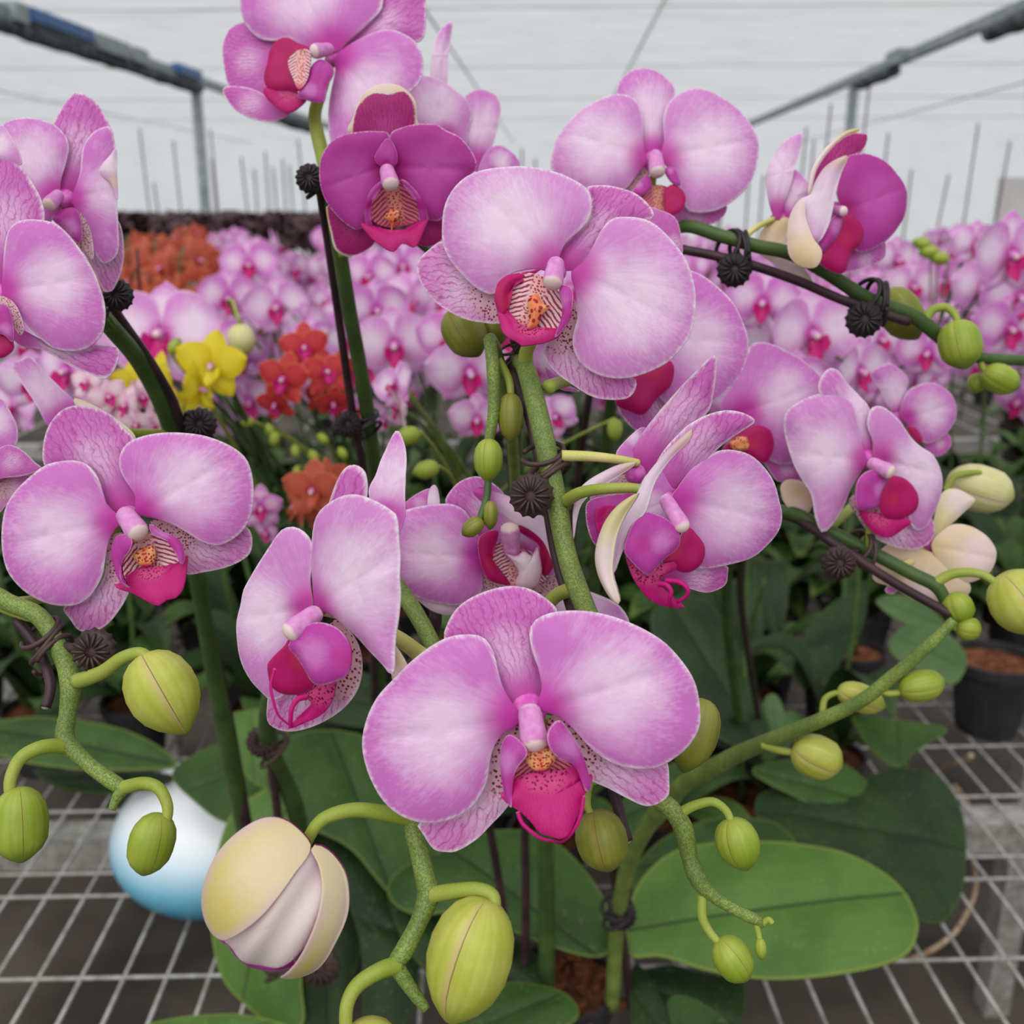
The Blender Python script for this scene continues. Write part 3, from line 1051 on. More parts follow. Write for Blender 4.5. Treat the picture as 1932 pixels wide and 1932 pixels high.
# left flower
flower(plantC, CE, 0.41, (0.08, 0.0, 1), '700,1090', [
    ('C', '690,1000', '400,455 440,448 560,505 660,570 745,655 740,760 690,900 600,800 480,600', {'o': -8, 'b': 'sepal'}),
    ('D', '690,1080', '235,810 228,700 260,590 320,510 400,480 500,490 600,530 690,620 735,660 740,760 745,900 745,1060 690,1095 635,1080 570,1000 500,900 400,830 300,820'),
    ('S', '650,1170', '620,1200 590,1300 570,1430 480,1550 345,1595 380,1670 430,1732 520,1732 600,1680 670,1590 710,1510 760,1380 740,1200'),
    ('S', '850,1115', '830,1120 960,1130 1060,1180 1190,1230 1280,1210 1345,1152 1385,1200 1380,1290 1330,1340 1240,1380 1120,1405 1020,1412 960,1310 880,1200'),
    ('P', '665,1120', '225,825 300,795 400,785 480,810 540,880 570,970 590,1030 650,1090 672,1130 640,1160 600,1230 580,1340 560,1430 500,1530 420,1585 330,1592 230,1570 120,1510 40,1420 5,1320 0,1200 10,1070 50,990 120,910'),
    ('Q', '760,1080', '745,1065 745,980 700,910 660,840 655,770 690,700 760,660 870,635 1000,632 1130,650 1260,700 1350,770 1385,860 1397,970 1385,1080 1340,1170 1270,1230 1200,1257 1120,1240 1040,1190 950,1140 860,1110 790,1095'),
    ('T', '780,1200', '690,1230 780,1190 880,1190 970,1260 1010,1340 940,1360 870,1385 780,1400 700,1440 660,1370 670,1290'),
    ('M', '840,1370', '635,1475 680,1465 710,1420 790,1370 900,1370 1010,1345 1042,1308 1035,1400 1018,1500 980,1550 930,1560 880,1593 820,1570 740,1525 660,1500', {'n': (0, 0.3, 0.95)}),
    ('L', '650,1330', '640,1210 690,1195 728,1220 720,1280 680,1340 665,1420 690,1470 720,1490 670,1470 630,1380 612,1290', {'n': (-0.4, 0, 0.9), 'o': 12}),
    ('L', '960,1250', '825,1140 860,1150 900,1180 970,1210 1012,1260 1022,1330 1000,1362 965,1290 910,1225 840,1195', {'n': (0.3, 0.2, 0.93), 'o': 12}),
    ('K', '800,1265', '735,1300 790,1275 850,1258 855,1340 800,1378 750,1345'),
    ('COL', '680,1070', '775,1205', {'r': 22, 'o': 11}),
])
# flower in three-quarter view
flower(plantB, CF, 0.345, (-0.42, -0.12, 0.9), '560,1130', [
    ('D', '590,1130', '630,560 665,455 705,375 750,345 800,365 828,420 833,540 780,800 660,1050 580,1100 570,900 600,700'),
    ('C', '985,1400', '940,1300 1000,1330 1078,1460 1040,1520 1000,1565 985,1480', {'o': -5}),
    ('S', '690,1250', '300,1600 283,1660 275,1750 300,1797 390,1826 500,1810 620,1760 720,1690 790,1600 825,1480 815,1370 770,1280 690,1200 640,1240 560,1400 420,1550'),
    ('PP', '540,1130', '555,1120 540,980 555,860 545,770 500,710 440,685 380,700 330,760 260,870 190,990 155,1080 125,1230 140,1400 190,1530 260,1610 320,1650 400,1600 420,1450 470,1300 520,1180', {'n': (-0.35, -0.05, 0.93)}),
    ('PP', '575,1130', '570,1135 550,980 545,800 560,650 610,570 700,515 790,508 880,540 960,590 1002,640 1015,780 1027,950 1022,1150 1002,1300 992,1505 930,1440 850,1360 760,1260 680,1190 610,1150', {'o': 1, 'n': (-0.5, -0.05, 0.86)}),
    ('LD', '480,1420', '440,1290 400,1340 340,1400 305,1450 315,1530 340,1580 390,1608 470,1612 560,1570 560,1480 500,1380', {'o': 10}),
    ('M', '600,1540', '470,1612 560,1560 650,1520 690,1490 665,1640 610,1720 520,1765 440,1792 470,1750 545,1715 552,1660 520,1630', {'o': 8}),
    ('L', '730,1400', '540,1220 620,1215 700,1250 760,1330 770,1420 745,1505 680,1540 600,1562 548,1540 510,1470 470,1410 420,1345 470,1280', {'o': 16, 'n': (-0.2, 0.1, 0.97)}),
    ('COL', '590,1150', '405,1285', {'r': 22, 'o': 12}),
    ('TEN', '0,0', '345,1470 325,1560 340,1650 370,1730 435,1785', {'o': 22, 'r': 3.5}),
    ('TEN', '0,0', '520,1625 470,1640 440,1690 435,1740 440,1785 500,1760', {'o': 22, 'r': 6}),
])
# standing narrow sepal beside it
flower(plantB, CF, 0.385, (-0.2, 0.1, 0.97), '960,700', [
    ('B', '960,640', '865,500 900,400 950,270 1010,150 1050,200 1070,300 1065,480 1062,640 1000,760 920,700', {'m': 'petal', 'b': 'back', 'dome': 0.03}),
], 0)
# flower behind the thick spike
flower(plantA, CF, 0.44, (0.05, -0.05, 1), '1640,800', [
    ('SV', '1150,650', '1060,570 1120,510 1205,473 1230,520 1210,620 1100,660'),
    ('B', '1225,600', '1190,600 1198,490 1226,453 1250,490 1258,600 1225,680', {'o': -3}),
    ('D', '1600,720', '1290,560 1330,470 1400,420 1480,408 1560,450 1620,520 1640,660 1620,760 1500,760 1400,660'),
    ('C', '1400,1050', '1110,1050 1160,1112 1240,1160 1330,1168 1400,1110 1420,1020 1250,1020', {'o': -4, 'm': 'back'}),
    ('SS', '1690,880', '1475,900 1560,980 1650,1010 1800,990 1915,920 1915,1050 1860,1110 1700,1100 1500,1080'),
    ('P', '1490,850', '1000,632 1080,590 1200,565 1320,560 1400,600 1450,690 1480,760 1490,860 1485,1050 1370,1117 1250,1110 1120,1070 1032,1032 1025,900 1015,760'),
    ('P', '1800,900', '1880,1050 2000,1060 2060,1040 2130,1060 2250,1120 2310,1230 2230,1320 2150,1370 2090,1405 1990,1380 1900,1250 1850,1100', {'o': -3}),
    ('T', '1690,830', '1530,780 1700,800 1860,880 1830,990 1650,1015 1540,950'),
    ('LD', '1540,880', '1470,770 1500,722 1580,705 1570,770 1545,810 1555,880 1610,960 1650,1005 1540,985 1488,900', {'n': (0.3, 0, 0.95)}),
    ('LD', '1830,820', '1680,700 1720,665 1780,652 1840,690 1885,780 1898,880 1850,955 1815,930 1830,840 1780,760', {'n': (-0.3, 0, 0.95)}),
    ('MW', '1730,1010', '1615,828 1680,842 1720,815 1770,842 1795,785 1812,840 1822,940 1790,1015 1720,1032 1672,1000 1690,940 1655,880', {'o': 14}),
    ('P', '1720,840', '1540,540 1640,545 1760,600 1850,690 1900,840 1905,940 1850,960 1740,900 1640,860 1560,760 1530,640', {'o': -1}),
    ('B', '1860,850', '1440,485 1500,465 1600,500 1720,550 1820,620 1875,700 1905,850 1912,970 1880,880 1835,775 1760,705 1660,655 1560,590 1470,530', {'o': 16, 'dome': 0.03, 'm': 'petal_pale', 'strip': 1}),
    ('COL', '1660,850', '1640,668', {'r': 19, 'o': 14}),
])
# profile flower on the right of the spike
flower(plantA, CG, 0.362, (0.45, -0.05, 0.9), '1190,880', [
    ('D', '1180,860', '1100,720 1150,620 1230,530 1310,465 1400,420 1500,398 1600,412 1668,455 1620,492 1540,540 1460,600 1380,680 1300,780 1230,860 1170,880 1120,820', {'n': (0.2, -0.25, 0.95)}),
    ('SV', '1160,1310', '1120,1310 1200,1270 1340,1250 1500,1250 1517,1300 1500,1362 1400,1400 1300,1380 1200,1345'),
    ('P', '1210,880', '1195,880 1220,830 1300,720 1400,640 1500,610 1610,630 1700,690 1760,770 1795,880 1817,970 1800,1060 1740,1140 1640,1210 1500,1252 1340,1266 1280,1180 1240,1040', {'n': (0.3, -0.1, 0.95)}),
    ('P', '1190,880', '1040,780 1150,700 1280,760 1300,900 1260,1060 1120,1060 1000,980', {'o': -3, 'm': 'petal'}),
    ('LD', '1200,1170', '1280,1040 1340,1090 1377,1150 1362,1230 1310,1280 1250,1288 1200,1265 1140,1230 1200,1150', {'o': 6}),
    ('M', '1060,1230', '940,1180 1040,1230 1100,1250 1200,1230 1210,1270 1145,1310 1122,1350 1160,1395 1180,1430 1247,1470 1200,1482 1100,1460 1040,1410 990,1340 960,1270', {'o': 9}),
    ('L', '1010,1130', '1050,955 1100,965 1160,990 1215,1040 1242,1100 1220,1160 1150,1215 1090,1285 1050,1302 980,1240 930,1170 950,1080 990,1000', {'o': 13, 'n': (0.2, 0, 0.97)}),
    ('COL', '1150,870', '1265,1060', {'r': 17, 'o': 12}),
    ('B', '1080,850', '1305,495 1290,560 1190,660 1100,790 1055,940 1005,1010 950,1100 905,1210 870,1305 868,1200 885,1080 920,985 985,880 1040,770 1100,690 1190,590', {'o': 16, 'n': (-0.35, 0.0, 0.93), 'dome': 0.04, 'strip': 1}),
    ('C', '960,900', '1010,850 920,895 850,965 800,1055 768,1180 780,1290 830,1400 880,1460 907,1450 892,1380 868,1290 874,1180 895,1070 945,960', {'o': 18, 'n': (-0.45, 0, 0.9), 'dome': 0.06, 'strip': 1}),
    ('TEN', '0,0', '1120,1350 1165,1358 1190,1395 1180,1435 1190,1475', {'o': 15, 'r': 6}),
    ('TEN', '0,0', '1160,1332 1235,1342 1280,1380 1272,1420 1222,1452', {'o': 15, 'r': 6}),
])
flower(plantA, CG, 0.405, (0.35, 0, 0.93), '1020,740', [
    ('P', '1000,620', '890,640 930,570 1035,485 1080,560 1040,700 960,690', {'o': -6}),
    ('D', '1030,735', '988,660 1000,570 1060,480 1150,370 1250,260 1350,160 1420,93 1452,100 1444,200 1430,300 1400,400 1320,470 1220,560 1140,680 1060,760', {'n': (0.1, -0.1, 0.99)}),
    ('S', '1020,760', '830,800 960,735 1060,740 1060,850 980,880 860,900 740,880', {'n': (0, 0.2, 0.98)}),
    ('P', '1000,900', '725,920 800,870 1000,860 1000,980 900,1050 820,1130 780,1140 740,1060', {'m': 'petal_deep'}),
    ('M', '850,980', '770,950 820,920 900,930 900,1000 840,1060 780,1060', {'o': 4}),
    ('C', '980,690', '1000,680 900,692 800,738 720,788 668,850 645,960 650,1105 668,1000 695,910 760,845 830,800 920,745', {'o': 10, 'm': 'back', 'n': (-0.2, 0.1, 0.97), 'strip': 1, 'dome': 0.04}),
])
# right flower hanging above the brown clip
flower(plantG, CH, 0.50, (0.25, -0.1, 0.96), '1090,780', [
    ('DP', '1090,780', '815,410 825,330 870,278 920,290 960,350 1030,430 1085,500 1100,600 1125,700 1140,780 1050,780 980,620 900,480'),
    ('S', '1080,980', '970,1000 1010,1090 1080,1190 1180,1250 1300,1282 1400,1262 1452,1200 1440,1110 1350,1080 1200,1100 1080,960'),
    ('P', '1070,790', '1065,785 1040,700 1015,560 985,460 900,410 800,420 700,460 630,510 610,580 628,690 668,820 720,910 760,980 782,1100 820,1185 870,1155 935,1050 985,930 1045,830', {'n': (0.05, -0.1, 0.99), 'm': 'petal_pale'}),
    ('Q', '1120,780', '1110,775 1098,680 1068,590 1090,505 1150,488 1240,560 1340,690 1440,760 1484,850 1484,980 1445,1085 1400,1165 1330,1160 1270,1000 1200,870', {'m': 'petal_pale'}),
    ('M', '1130,1080', '1010,1040 1080,1070 1150,1080 1240,1100 1300,1120 1250,1170 1180,1212 1100,1185 1045,1120', {'o': 7}),
    ('LD', '1200,1000', '1190,870 1280,890 1340,960 1347,1040 1300,1092 1220,1112 1150,1090 1120,990 1150,920', {'o': 9}),
    ('L', '1060,950', '1010,910 1060,850 1130,838 1185,880 1145,960 1125,1040 1060,1062 1005,1040', {'o': 12}),
    ('COL', '1080,795', '1210,860', {'r': 15, 'o': 12}),
])
# flowers behind the upper centre flower
flower(plantF, FULL, 0.46, (0.1, 0, 1), '1230,640', [
    ('D', '1235,470', '1225,400 1250,397 1275,410 1285,440 1288,480 1270,540 1240,520'),
    ('P', '1220,640', '1220,600 1260,520 1300,508 1345,530 1388,575 1414,635 1407,690 1372,740 1330,765 1270,770 1230,720'),
    ('SV', '1210,700', '1165,760 1200,700 1260,720 1330,750 1300,790 1240,812 1200,812'),
    ('LD', '1230,700', '1160,757 1195,710 1240,680 1270,686 1267,725 1240,752 1215,782 1190,777', {'o': 6}),
    ('SV', '1050,720', '1028,690 1040,700 1070,725 1095,738 1060,735 1035,715'),
])
flower(plantG, CH, 0.52, (0.1, 0, 1), '330,560', [
    ('P', '380,520', '250,500 320,360 400,200 440,138 530,138 650,190 760,260 822,330 830,420 760,560 720,700 660,800 540,790 440,640', {'o': -2}),
    ('SV', '560,760', '480,740 600,740 700,790 720,880 640,900 560,890'),
    ('CP', '680,960', '590,930 640,890 740,920 770,1000 740,1080 680,1080 610,1020'),
    ('LD', '430,690', '265,725 340,650 440,595 520,610 552,680 535,760 490,800 400,750 300,735', {'o': 6}),
    ('K', '380,690', '300,700 340,660 400,660 410,720 340,730', {'o': 8}),
])
# upper right frontal flower
flower(plantF, CC, 0.52, (0.02, 0.0, 1), '685,700', [
    ('DP', '680,690', '480,340 500,260 560,205 630,187 710,205 770,260 803,310 790,420 760,560 740,690 680,710 620,690 590,560 540,430'),
    ('SV', '780,900', '690,900 850,930 950,970 1085,950 1070,1020 1000,1062 900,1072 800,1045 720,990'),
    ('SS', '640,760', '510,870 560,790 620,745 660,780 620,880 560,910'),
    ('PP', '650,700', '645,700 625,600 622,480 600,390 540,345 450,343 340,390 240,460 160,560 122,660 118,750 180,810 300,860 450,880 530,865 590,790 640,730'),
    ('PP', '720,700', '720,695 740,600 735,500 750,420 800,350 880,312 960,308 1060,348 1160,420 1230,510 1267,600 1268,690 1232,810 1172,890 1080,960 980,993 880,988 845,930 825,850 780,770', {'o': 1.5}),
    ('TR', '700,840', '600,905 660,850 740,850 800,890 800,980 740,1010 680,990 640,950'),
    ('LD', '780,920', '740,880 790,842 850,885 857,950 815,1003 750,1010 740,950'),
    ('L', '640,860', '565,885 640,795 672,830 655,880 610,905'),
    ('L', '790,800', '740,760 790,750 820,800 830,850 780,830'),
    ('COL', '690,670', '705,790', {'r': 16, 'o': 10}),
])
# upper right pair in profile
flower(plantF, CD_, 0.50, (0.3, -0.05, 0.95), '540,1160', [
    ('SD', '440,1050', '380,1060 400,950 440,880 510,800 580,745 645,728 708,740 672,830 600,870 540,980 470,1080', {'b': 'back'}),
    ('SV', '580,1380', '480,1480 540,1380 700,1340 790,1330 803,1380 785,1430 690,1475 560,1505'),
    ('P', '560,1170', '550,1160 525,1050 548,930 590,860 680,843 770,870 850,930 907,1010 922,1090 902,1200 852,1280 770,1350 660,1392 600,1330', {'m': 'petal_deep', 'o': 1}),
    ('LD', '560,1320', '540,1190 620,1195 672,1270 655,1350 605,1395 565,1505 480,1492 425,1440 440,1350 500,1270', {'o': 6}),
    ('L', '460,1320', '425,1350 475,1230 540,1175 562,1190 530,1300 450,1390', {'o': 9}),
    ('B', '400,1300', '300,1250 310,1110 375,1075 405,1000 470,910 585,858 548,960 522,1050 502,1150 480,1240 430,1330 380,1330', {'o': 12, 'n': (-0.3, 0, 0.95), 'strip': 1, 'dome': 0.06}),
    ('C', '340,1420', '250,1350 258,1210 300,1120 345,1103 352,1200 392,1310 442,1390 412,1472 330,1475 268,1425', {'o': 15, 'n': (-0.3, 0, 0.95), 'm': 'creamy'}),
    ('B', '420,950', '365,1060 385,940 425,860 500,780 570,725 640,708 650,724 580,748 505,805 440,890 405,960 385,1060', {'o': 4, 'm': 'creamy', 'strip': 1, 'dome': 0.03}),
    ('COL', '505,1160', '570,1168', {'r': 10, 'o': 11}),
])
flower(plantF, CD_, 0.53, (-0.2, 0, 0.98), '210,1210', [
    ('P', '230,1200', '205,1215 250,1050 290,935 350,985 380,1060 320,1120 270,1220', {'o': -2}),
    ('B', '190,1190', '130,1000 150,900 200,810 270,750 337,733 322,830 292,920 275,1000 235,1120 205,1215 160,1160', {'m': 'petal_pale'}),
    ('CP', '190,1220', '85,1340 130,1240 200,1205 265,1215 250,1350 390,1545 300,1545 160,1445 90,1395'),
])
# cupped flower facing down, part of its shade put into the deep magenta
flower(plantE, CB, 0.455, (0.05, -0.35, 0.94), '680,910', [
    ('B', '680,760', '480,740 485,650 515,565 560,500 640,464 720,466 785,500 830,560 838,650 825,740', {'o': -6.5, 'm': 'creamy', 'b': 'creamy'}),
    ('SD', '680,900', '488,740 492,650 522,572 590,516 690,518 765,503 815,560 828,640 822,720 780,820 690,900 560,800', {'o': -4.5}),
    ('SD', '600,1150', '345,1140 370,1290 400,1380 480,1412 560,1382 610,1330 640,1200 540,1120 420,1100'),
    ('C', '500,1250', '338,1140 362,1290 392,1385 480,1420 440,1330 400,1200', {'o': -7, 'strip': 1, 'dome': 0.02}),
    ('SD', '860,1200', '840,1340 880,1190 970,1180 985,1300 930,1358'),
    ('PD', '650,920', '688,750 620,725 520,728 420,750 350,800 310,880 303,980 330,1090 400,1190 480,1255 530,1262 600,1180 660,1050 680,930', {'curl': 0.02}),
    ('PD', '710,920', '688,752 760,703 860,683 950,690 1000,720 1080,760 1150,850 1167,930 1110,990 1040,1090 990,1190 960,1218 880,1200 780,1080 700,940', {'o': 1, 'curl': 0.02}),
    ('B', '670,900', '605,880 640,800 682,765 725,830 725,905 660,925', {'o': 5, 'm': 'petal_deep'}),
    ('TR', '700,1030', '565,1180 575,1100 640,1020 700,1010 770,1005 840,1070 875,1150 850,1220 760,1250 700,1260 620,1240', {'o': 4}),
    ('M', '710,1220', '530,1240 600,1250 700,1270 800,1260 905,1195 870,1300 830,1372 760,1348 710,1397 640,1362 580,1312', {'n': (0, 0.2, 0.98)}),
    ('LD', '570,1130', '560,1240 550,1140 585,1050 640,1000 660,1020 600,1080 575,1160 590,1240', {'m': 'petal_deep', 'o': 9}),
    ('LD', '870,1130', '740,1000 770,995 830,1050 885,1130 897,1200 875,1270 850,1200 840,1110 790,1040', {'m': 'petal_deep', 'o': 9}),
    ('K', '700,1180', '660,1200 690,1160 740,1165 750,1200 710,1240 700,1300 690,1230'),
    ('COL', '670,930', '698,1030', {'r': 17, 'o': 10}),
])
# top flower
flower(plantE, CA, 0.505, (-0.15, 0.05, 1), '1840,290', [
    ('D', '1870,270', '1860,290 2010,150 2090,40 2100,-100 2310,-100 2345,30 2330,205 2200,230 2000,250'),
    ('SV', '1560,350', '1225,220 1270,140 1380,110 1540,160 1600,400 1580,560 1460,580 1370,520 1260,470 1225,330'),
    ('P', '1840,270', '1350,130 1320,20 1340,-120 1600,-180 2040,-140 2110,20 2020,140 1920,230 1850,290 1720,270 1600,215 1500,220 1420,200'),
    ('Q', '1870,320', '1860,300 2010,200 2150,160 2280,215 2330,310 2318,440 2230,520 2110,590 2020,700 1940,840 1850,870 1810,720 1820,540 1850,400'),
    ('SV', '1560,560', '1222,490 1290,470 1420,500 1560,600 1600,630 1500,670 1380,650 1280,590', {'o': -3}),
    ('LD', '1620,380', '1488,280 1530,222 1590,208 1650,240 1717,270 1705,380 1650,500 1600,500 1490,495 1455,430 1475,350'),
    ('T', '1660,320', '1590,340 1640,280 1712,285 1702,420 1650,492 1620,440', {'o': 15}),
    ('M', '1600,520', '1460,500 1530,468 1600,488 1690,540 1672,582 1600,625 1540,602 1478,550'),
    ('L', '1760,440', '1640,525 1700,440 1722,360 1780,328 1845,390 1805,480 1785,565 1690,552', {'o': 12}),
    ('COL', '1830,270', '1722,285', {'r': 14, 'o': 11}),
])
# flower behind the magenta one
flower(plantE, CB, 0.56, (0.2, 0.05, 0.98), '1050,760', [
    ('B', '980,600', '915,420 925,280 955,180 1022,108 1037,150 1015,300 1005,480 960,520', {'m': 'petal', 'o': -3}),
    ('PP', '1000,760', '780,520 830,430 900,413 980,440 1060,500 1125,560 1143,640 1120,720 1110,800 1000,820 850,760'),
    ('P', '1160,900', '1095,545 1140,500 1200,485 1270,508 1303,580 1293,680 1262,790 1210,900 1170,960 1140,850 1100,760 1120,640', {'o': -2}),
    ('P', '1260,960', '1180,960 1220,840 1290,798 1355,830 1405,890 1395,960 1280,990', {'o': 1}),
])
# two flowers at the left edge of the big arch
flower(plantC, CA, 0.44, (0.2, 0.0, 0.98), '350,1085', [
    ('D', '350,1085', '290,690 340,580 390,515 440,503 510,540 560,600 605,690 620,800 560,900 460,1020 370,1100 300,1050 330,850'),
    ('S', '470,1200', '290,1130 380,1300 490,1440 560,1590 590,1608 625,1590 672,1480 682,1360 655,1220 540,1120 400,1080'),
    ('P', '320,1085', '0,700 70,655 170,643 270,670 340,720 380,800 362,900 335,1000 330,1090 310,1180 240,1240 160,1100 60,900'),
    ('Q', '385,1090', '395,1095 440,960 452,830 490,750 550,705 612,698 632,800 642,900 645,1100 652,1250 652,1380 605,1442 550,1442 500,1340 450,1230 415,1150'),
    ('B', '630,1000', '545,945 612,850 642,820 645,960 650,1100 610,1010', {'o': 3}),
    ('SS', '440,1200', '420,1180 470,1200 510,1320 515,1430 480,1400 440,1290', {'o': 2}),
    ('L', '370,1170', '285,1205 340,1158 410,1148 445,1200 455,1290 435,1345 350,1265', {'o': 8}),
    ('COL', '330,1070', '262,1140', {'r': 14, 'o': 10}),
])
flower(plantC, CA, 0.395, (0.1, 0.0, 1), '-10,1610', [
    ('PP', '-40,900', '-120,720 0,688 50,740 100,830 117,905 60,900 0,890 -100,900', {'o': -6}),
    ('D', '0,1590', '-120,1000 -40,880 30,855 120,930 180,1020 222,1100 240,1215 180,1350 90,1500 20,1620 -60,1600'),
    ('SV', '60,1800', '0,1760 130,1830 262,1920 390,1950 560,1900 645,1920 640,2000 585,2085 490,2065 366,2010 234,1932 100,1900', {'o': -5}),
    ('P', '10,1610', '10,1620 15,1480 22,1350 50,1260 120,1213 240,1213 330,1250 420,1350 500,1470 552,1600 577,1720 562,1830 500,1902 420,1935 300,1925 200,1850 120,1760 50,1690'),
    ('SS', '20,1650', '-40,1640 30,1640 90,1690 130,1800 110,1850 60,1780', {'o': 3}),
    ('LD', '-20,1850', '-80,1800 0,1810 50,1846 77,1906 60,1946 0,1978 -80,1950', {'o': 7}),
    ('L', '0,1760', '-60,1700 40,1690 75,1800 70,1890 20,1850 -50,1830', {'o': 10}),
])
flower(plantC, CE, 0.43, (0.1, 0, 1), '-40,850', [
    ('P', '-60,700', '-120,450 0,445 50,510 92,600 92,690 50,720 -100,760'),
    ('S', '-40,920', '-100,860 0,850 100,865 175,875 90,960 40,1025 -40,1080'),
    ('SV', '-50,860', '-100,760 0,715 50,700 120,730 180,790 222,832 130,870 40,880 -80,890', {'o': 2}),
])
flower(plantC, CE, 0.47, (0.2, 0.1, 0.97), '330,560', [
    ('B', '360,560', '62,258 115,225 170,213 250,300 340,390 430,480 430,560 330,620 260,590 200,480 120,360', {'m': 'petal', 'dome': 0.03}),
], 0)
# cream-backed flower turned away, and a smaller one behind
flower(plantG, CH, 0.53, (0.1, 0, 1), '1440,1230', [
    ('C', '1440,1180', '1430,1160 1450,1050 1490,960 1560,943 1640,980 1665,1012 1590,1085 1530,1140 1450,1220', {'o': -1}),
    ('CP', '1430,1260', '1420,1260 1500,1160 1580,1138 1680,1168 1762,1240 1787,1310 1752,1400 1640,1460 1520,1420', {'o': 1}),
    ('CP', '1400,1290', '1105,1440 1140,1290 1240,1235 1350,1270 1480,1320 1600,1425 1645,1500 1592,1562 1520,1605 1460,1565 1350,1565 1200,1485'),
    ('P', '1600,1480', '1180,1490 1215,1460 1245,1500 1215,1525 1180,1520', {'o': -2}),
])
flower(plantG, CH, 0.62, (0.2, 0, 0.98), '1260,540', [
    ('P', '1250,540', '1095,300 1190,250 1250,280 1295,340 1280,430 1262,540 1200,510 1130,380', {'o': -2}),
    ('SV', '1400,680', '1380,690 1500,630 1537,690 1502,742 1440,762'),
    ('Q', '1270,560', '1250,530 1280,420 1350,370 1440,358 1530,410 1567,500 1547,590 1490,650 1400,692 1330,630'),
    ('LD', '1310,620', '1285,600 1340,612 1375,680 1335,680', {'o': 5}),
])

# ------------------------------------------------------------------ spikes, pedicels, buds
def path(s):
    """'x,y,d x,y,d' -> points"""
    return [P(*[float(c) for c in t.split(',')]) for t in s.split()]


def spike(plant, s, r, mat='spike', name='flower_spike', seg=12):
    pts = path(s)
    ds = [float(t.split(',')[2]) for t in s.split()]
    if not isinstance(r, (list, tuple)):
        r = [r] * len(pts)
    return tubes(name, pts, [a / FPX * b for a, b in zip(r, ds)], mat, plant, seg, 6)


def ped(plant, s, r, mat='pedicel'):
    n = len(s.split())
    rr = [r * (1.15 - 0.35 * i / (n - 1)) for i in range(n)]
    return spike(plant, s, rr, mat, 'pedicel', 9)


BUDP = [(0, .22), (.03, .45), (.10, .70), (.22, .90), (.38, 1.0), (.55, .99), (.70, .86), (.83, .62), (.93, .34), (.985, .14), (1, .03)]


def bud(plant, a, b, wpx, d, mat='bud', tilt=0.0, seam=0.35, blunt=0.0):
    A, Bp = P(a[0], a[1], d), P(b[0], b[1], d + tilt)
    ax = Bp - A
    L = ax.length
    r = wpx / 2 / FPX * d
    tow = (CAM - A).normalized()
    u = tow * math.cos(seam) + ax.normalized().cross(tow) * math.sin(seam)
    k = MB()
    ph0 = seam * 5
    prof = []
    for t, q in BUDP:
        prof.append((t * L, r * (q + blunt * (max(0, t - .6) * (1 - t) * 4))))
    k.lathe(A, ax, prof, 36, warp=lambda ph, t: 1 - 0.10 * math.exp(-(math.sin(1.5 * ph) / 0.13) ** 2) * (1 - 0.6 * t) + 0.05 * math.cos(2 * ph + ph0) + 0.012 * math.cos(9 * ph), u=u)
    return k.build('bud', M[mat], plant, origin=A)


# plant A: the thick central arch and its end with small buds
spike(plantA, '1030,1890,0.99 1032,1740,0.93 1030,1600,0.86 1010,1300,0.74 985,1000,0.62 968,800,0.53 972,690,0.46 990,690,0.42', [16, 16, 16, 15, 15, 15, 16, 18], 'spike_dark')
spike(plantA, '972,690,0.46 990,690,0.42 1020,800,0.405 1045,920,0.40 1068,1040,0.395 1090,1110,0.385 1125,1200,0.37 1190,1400,0.362 1235,1500,0.36 1262,1522,0.358 1288,1560,0.358 1302,1620,0.358 1318,1660,0.357 1345,1690,0.356 1385,1715,0.356 1425,1735,0.355 1440,1745,0.355',
      [16, 18, 20, 20, 19, 20, 19, 17, 16, 18, 19, 16, 18, 12, 11, 11, 7])
ped(plantA, '992,690,0.42 993,665,0.415 1005,640,0.41 1030,600,0.41', 13, 'pedicel')
ped(plantA, '1035,730,0.41 1055,722,0.42 1090,715,0.43', 12, 'pedicel')
ped(plantA, '1060,860,0.40 1110,861,0.40 1160,866,0.402 1205,874,0.405', 9.5, 'pedicel_pale')
ped(plantA, '1068,945,0.397 1095,930,0.385 1140,922,0.376 1195,921,0.372 1235,928,0.370', 11)
ped(plantA, '1085,1110,0.39 1055,1120,0.40 1030,1140,0.41 1000,1140,0.435 965,1060,0.452', 13, 'pedicel')
ped(plantA, '1160,1320,0.362 1120,1350,0.355 1040,1360,0.345 1000,1345,0.338', 11)
ped(plantA, '1128,1470,0.365 1112,1480,0.363 1108,1520,0.362 1122,1545,0.361', 8)
bud(plantA, (1122, 1530), (1150, 1645), 102, 0.361, 'bud_olive', blunt=0.5, seam=0.15)
ped(plantA, '1282,1535,0.358 1310,1520,0.357 1345,1513,0.356 1370,1530,0.355 1380,1553,0.354', 9)
bud(plantA, (1378, 1545), (1408, 1643), 82, 0.354, 'bud_green', seam=0.5)
ped(plantA, '1325,1690,0.357 1325,1730,0.355 1340,1760,0.354 1362,1785,0.352', 9)
bud(plantA, (1358, 1772), (1410, 1850), 74, 0.352, 'bud_green', blunt=0.5, seam=-0.3)
ped(plantA, '1425,1735,0.355 1432,1765,0.354 1435,1785,0.353', 6)
bud(plantA, (1434, 1770), (1437, 1812), 22, 0.353, 'bud_green')
ped(plantA, '1437,1744,0.355 1450,1735,0.354 1458,1743,0.353', 6)
bud(plantA, (1332, 1320), (1288, 1458), 84, 0.375, 'bud_olive', seam=0.8)

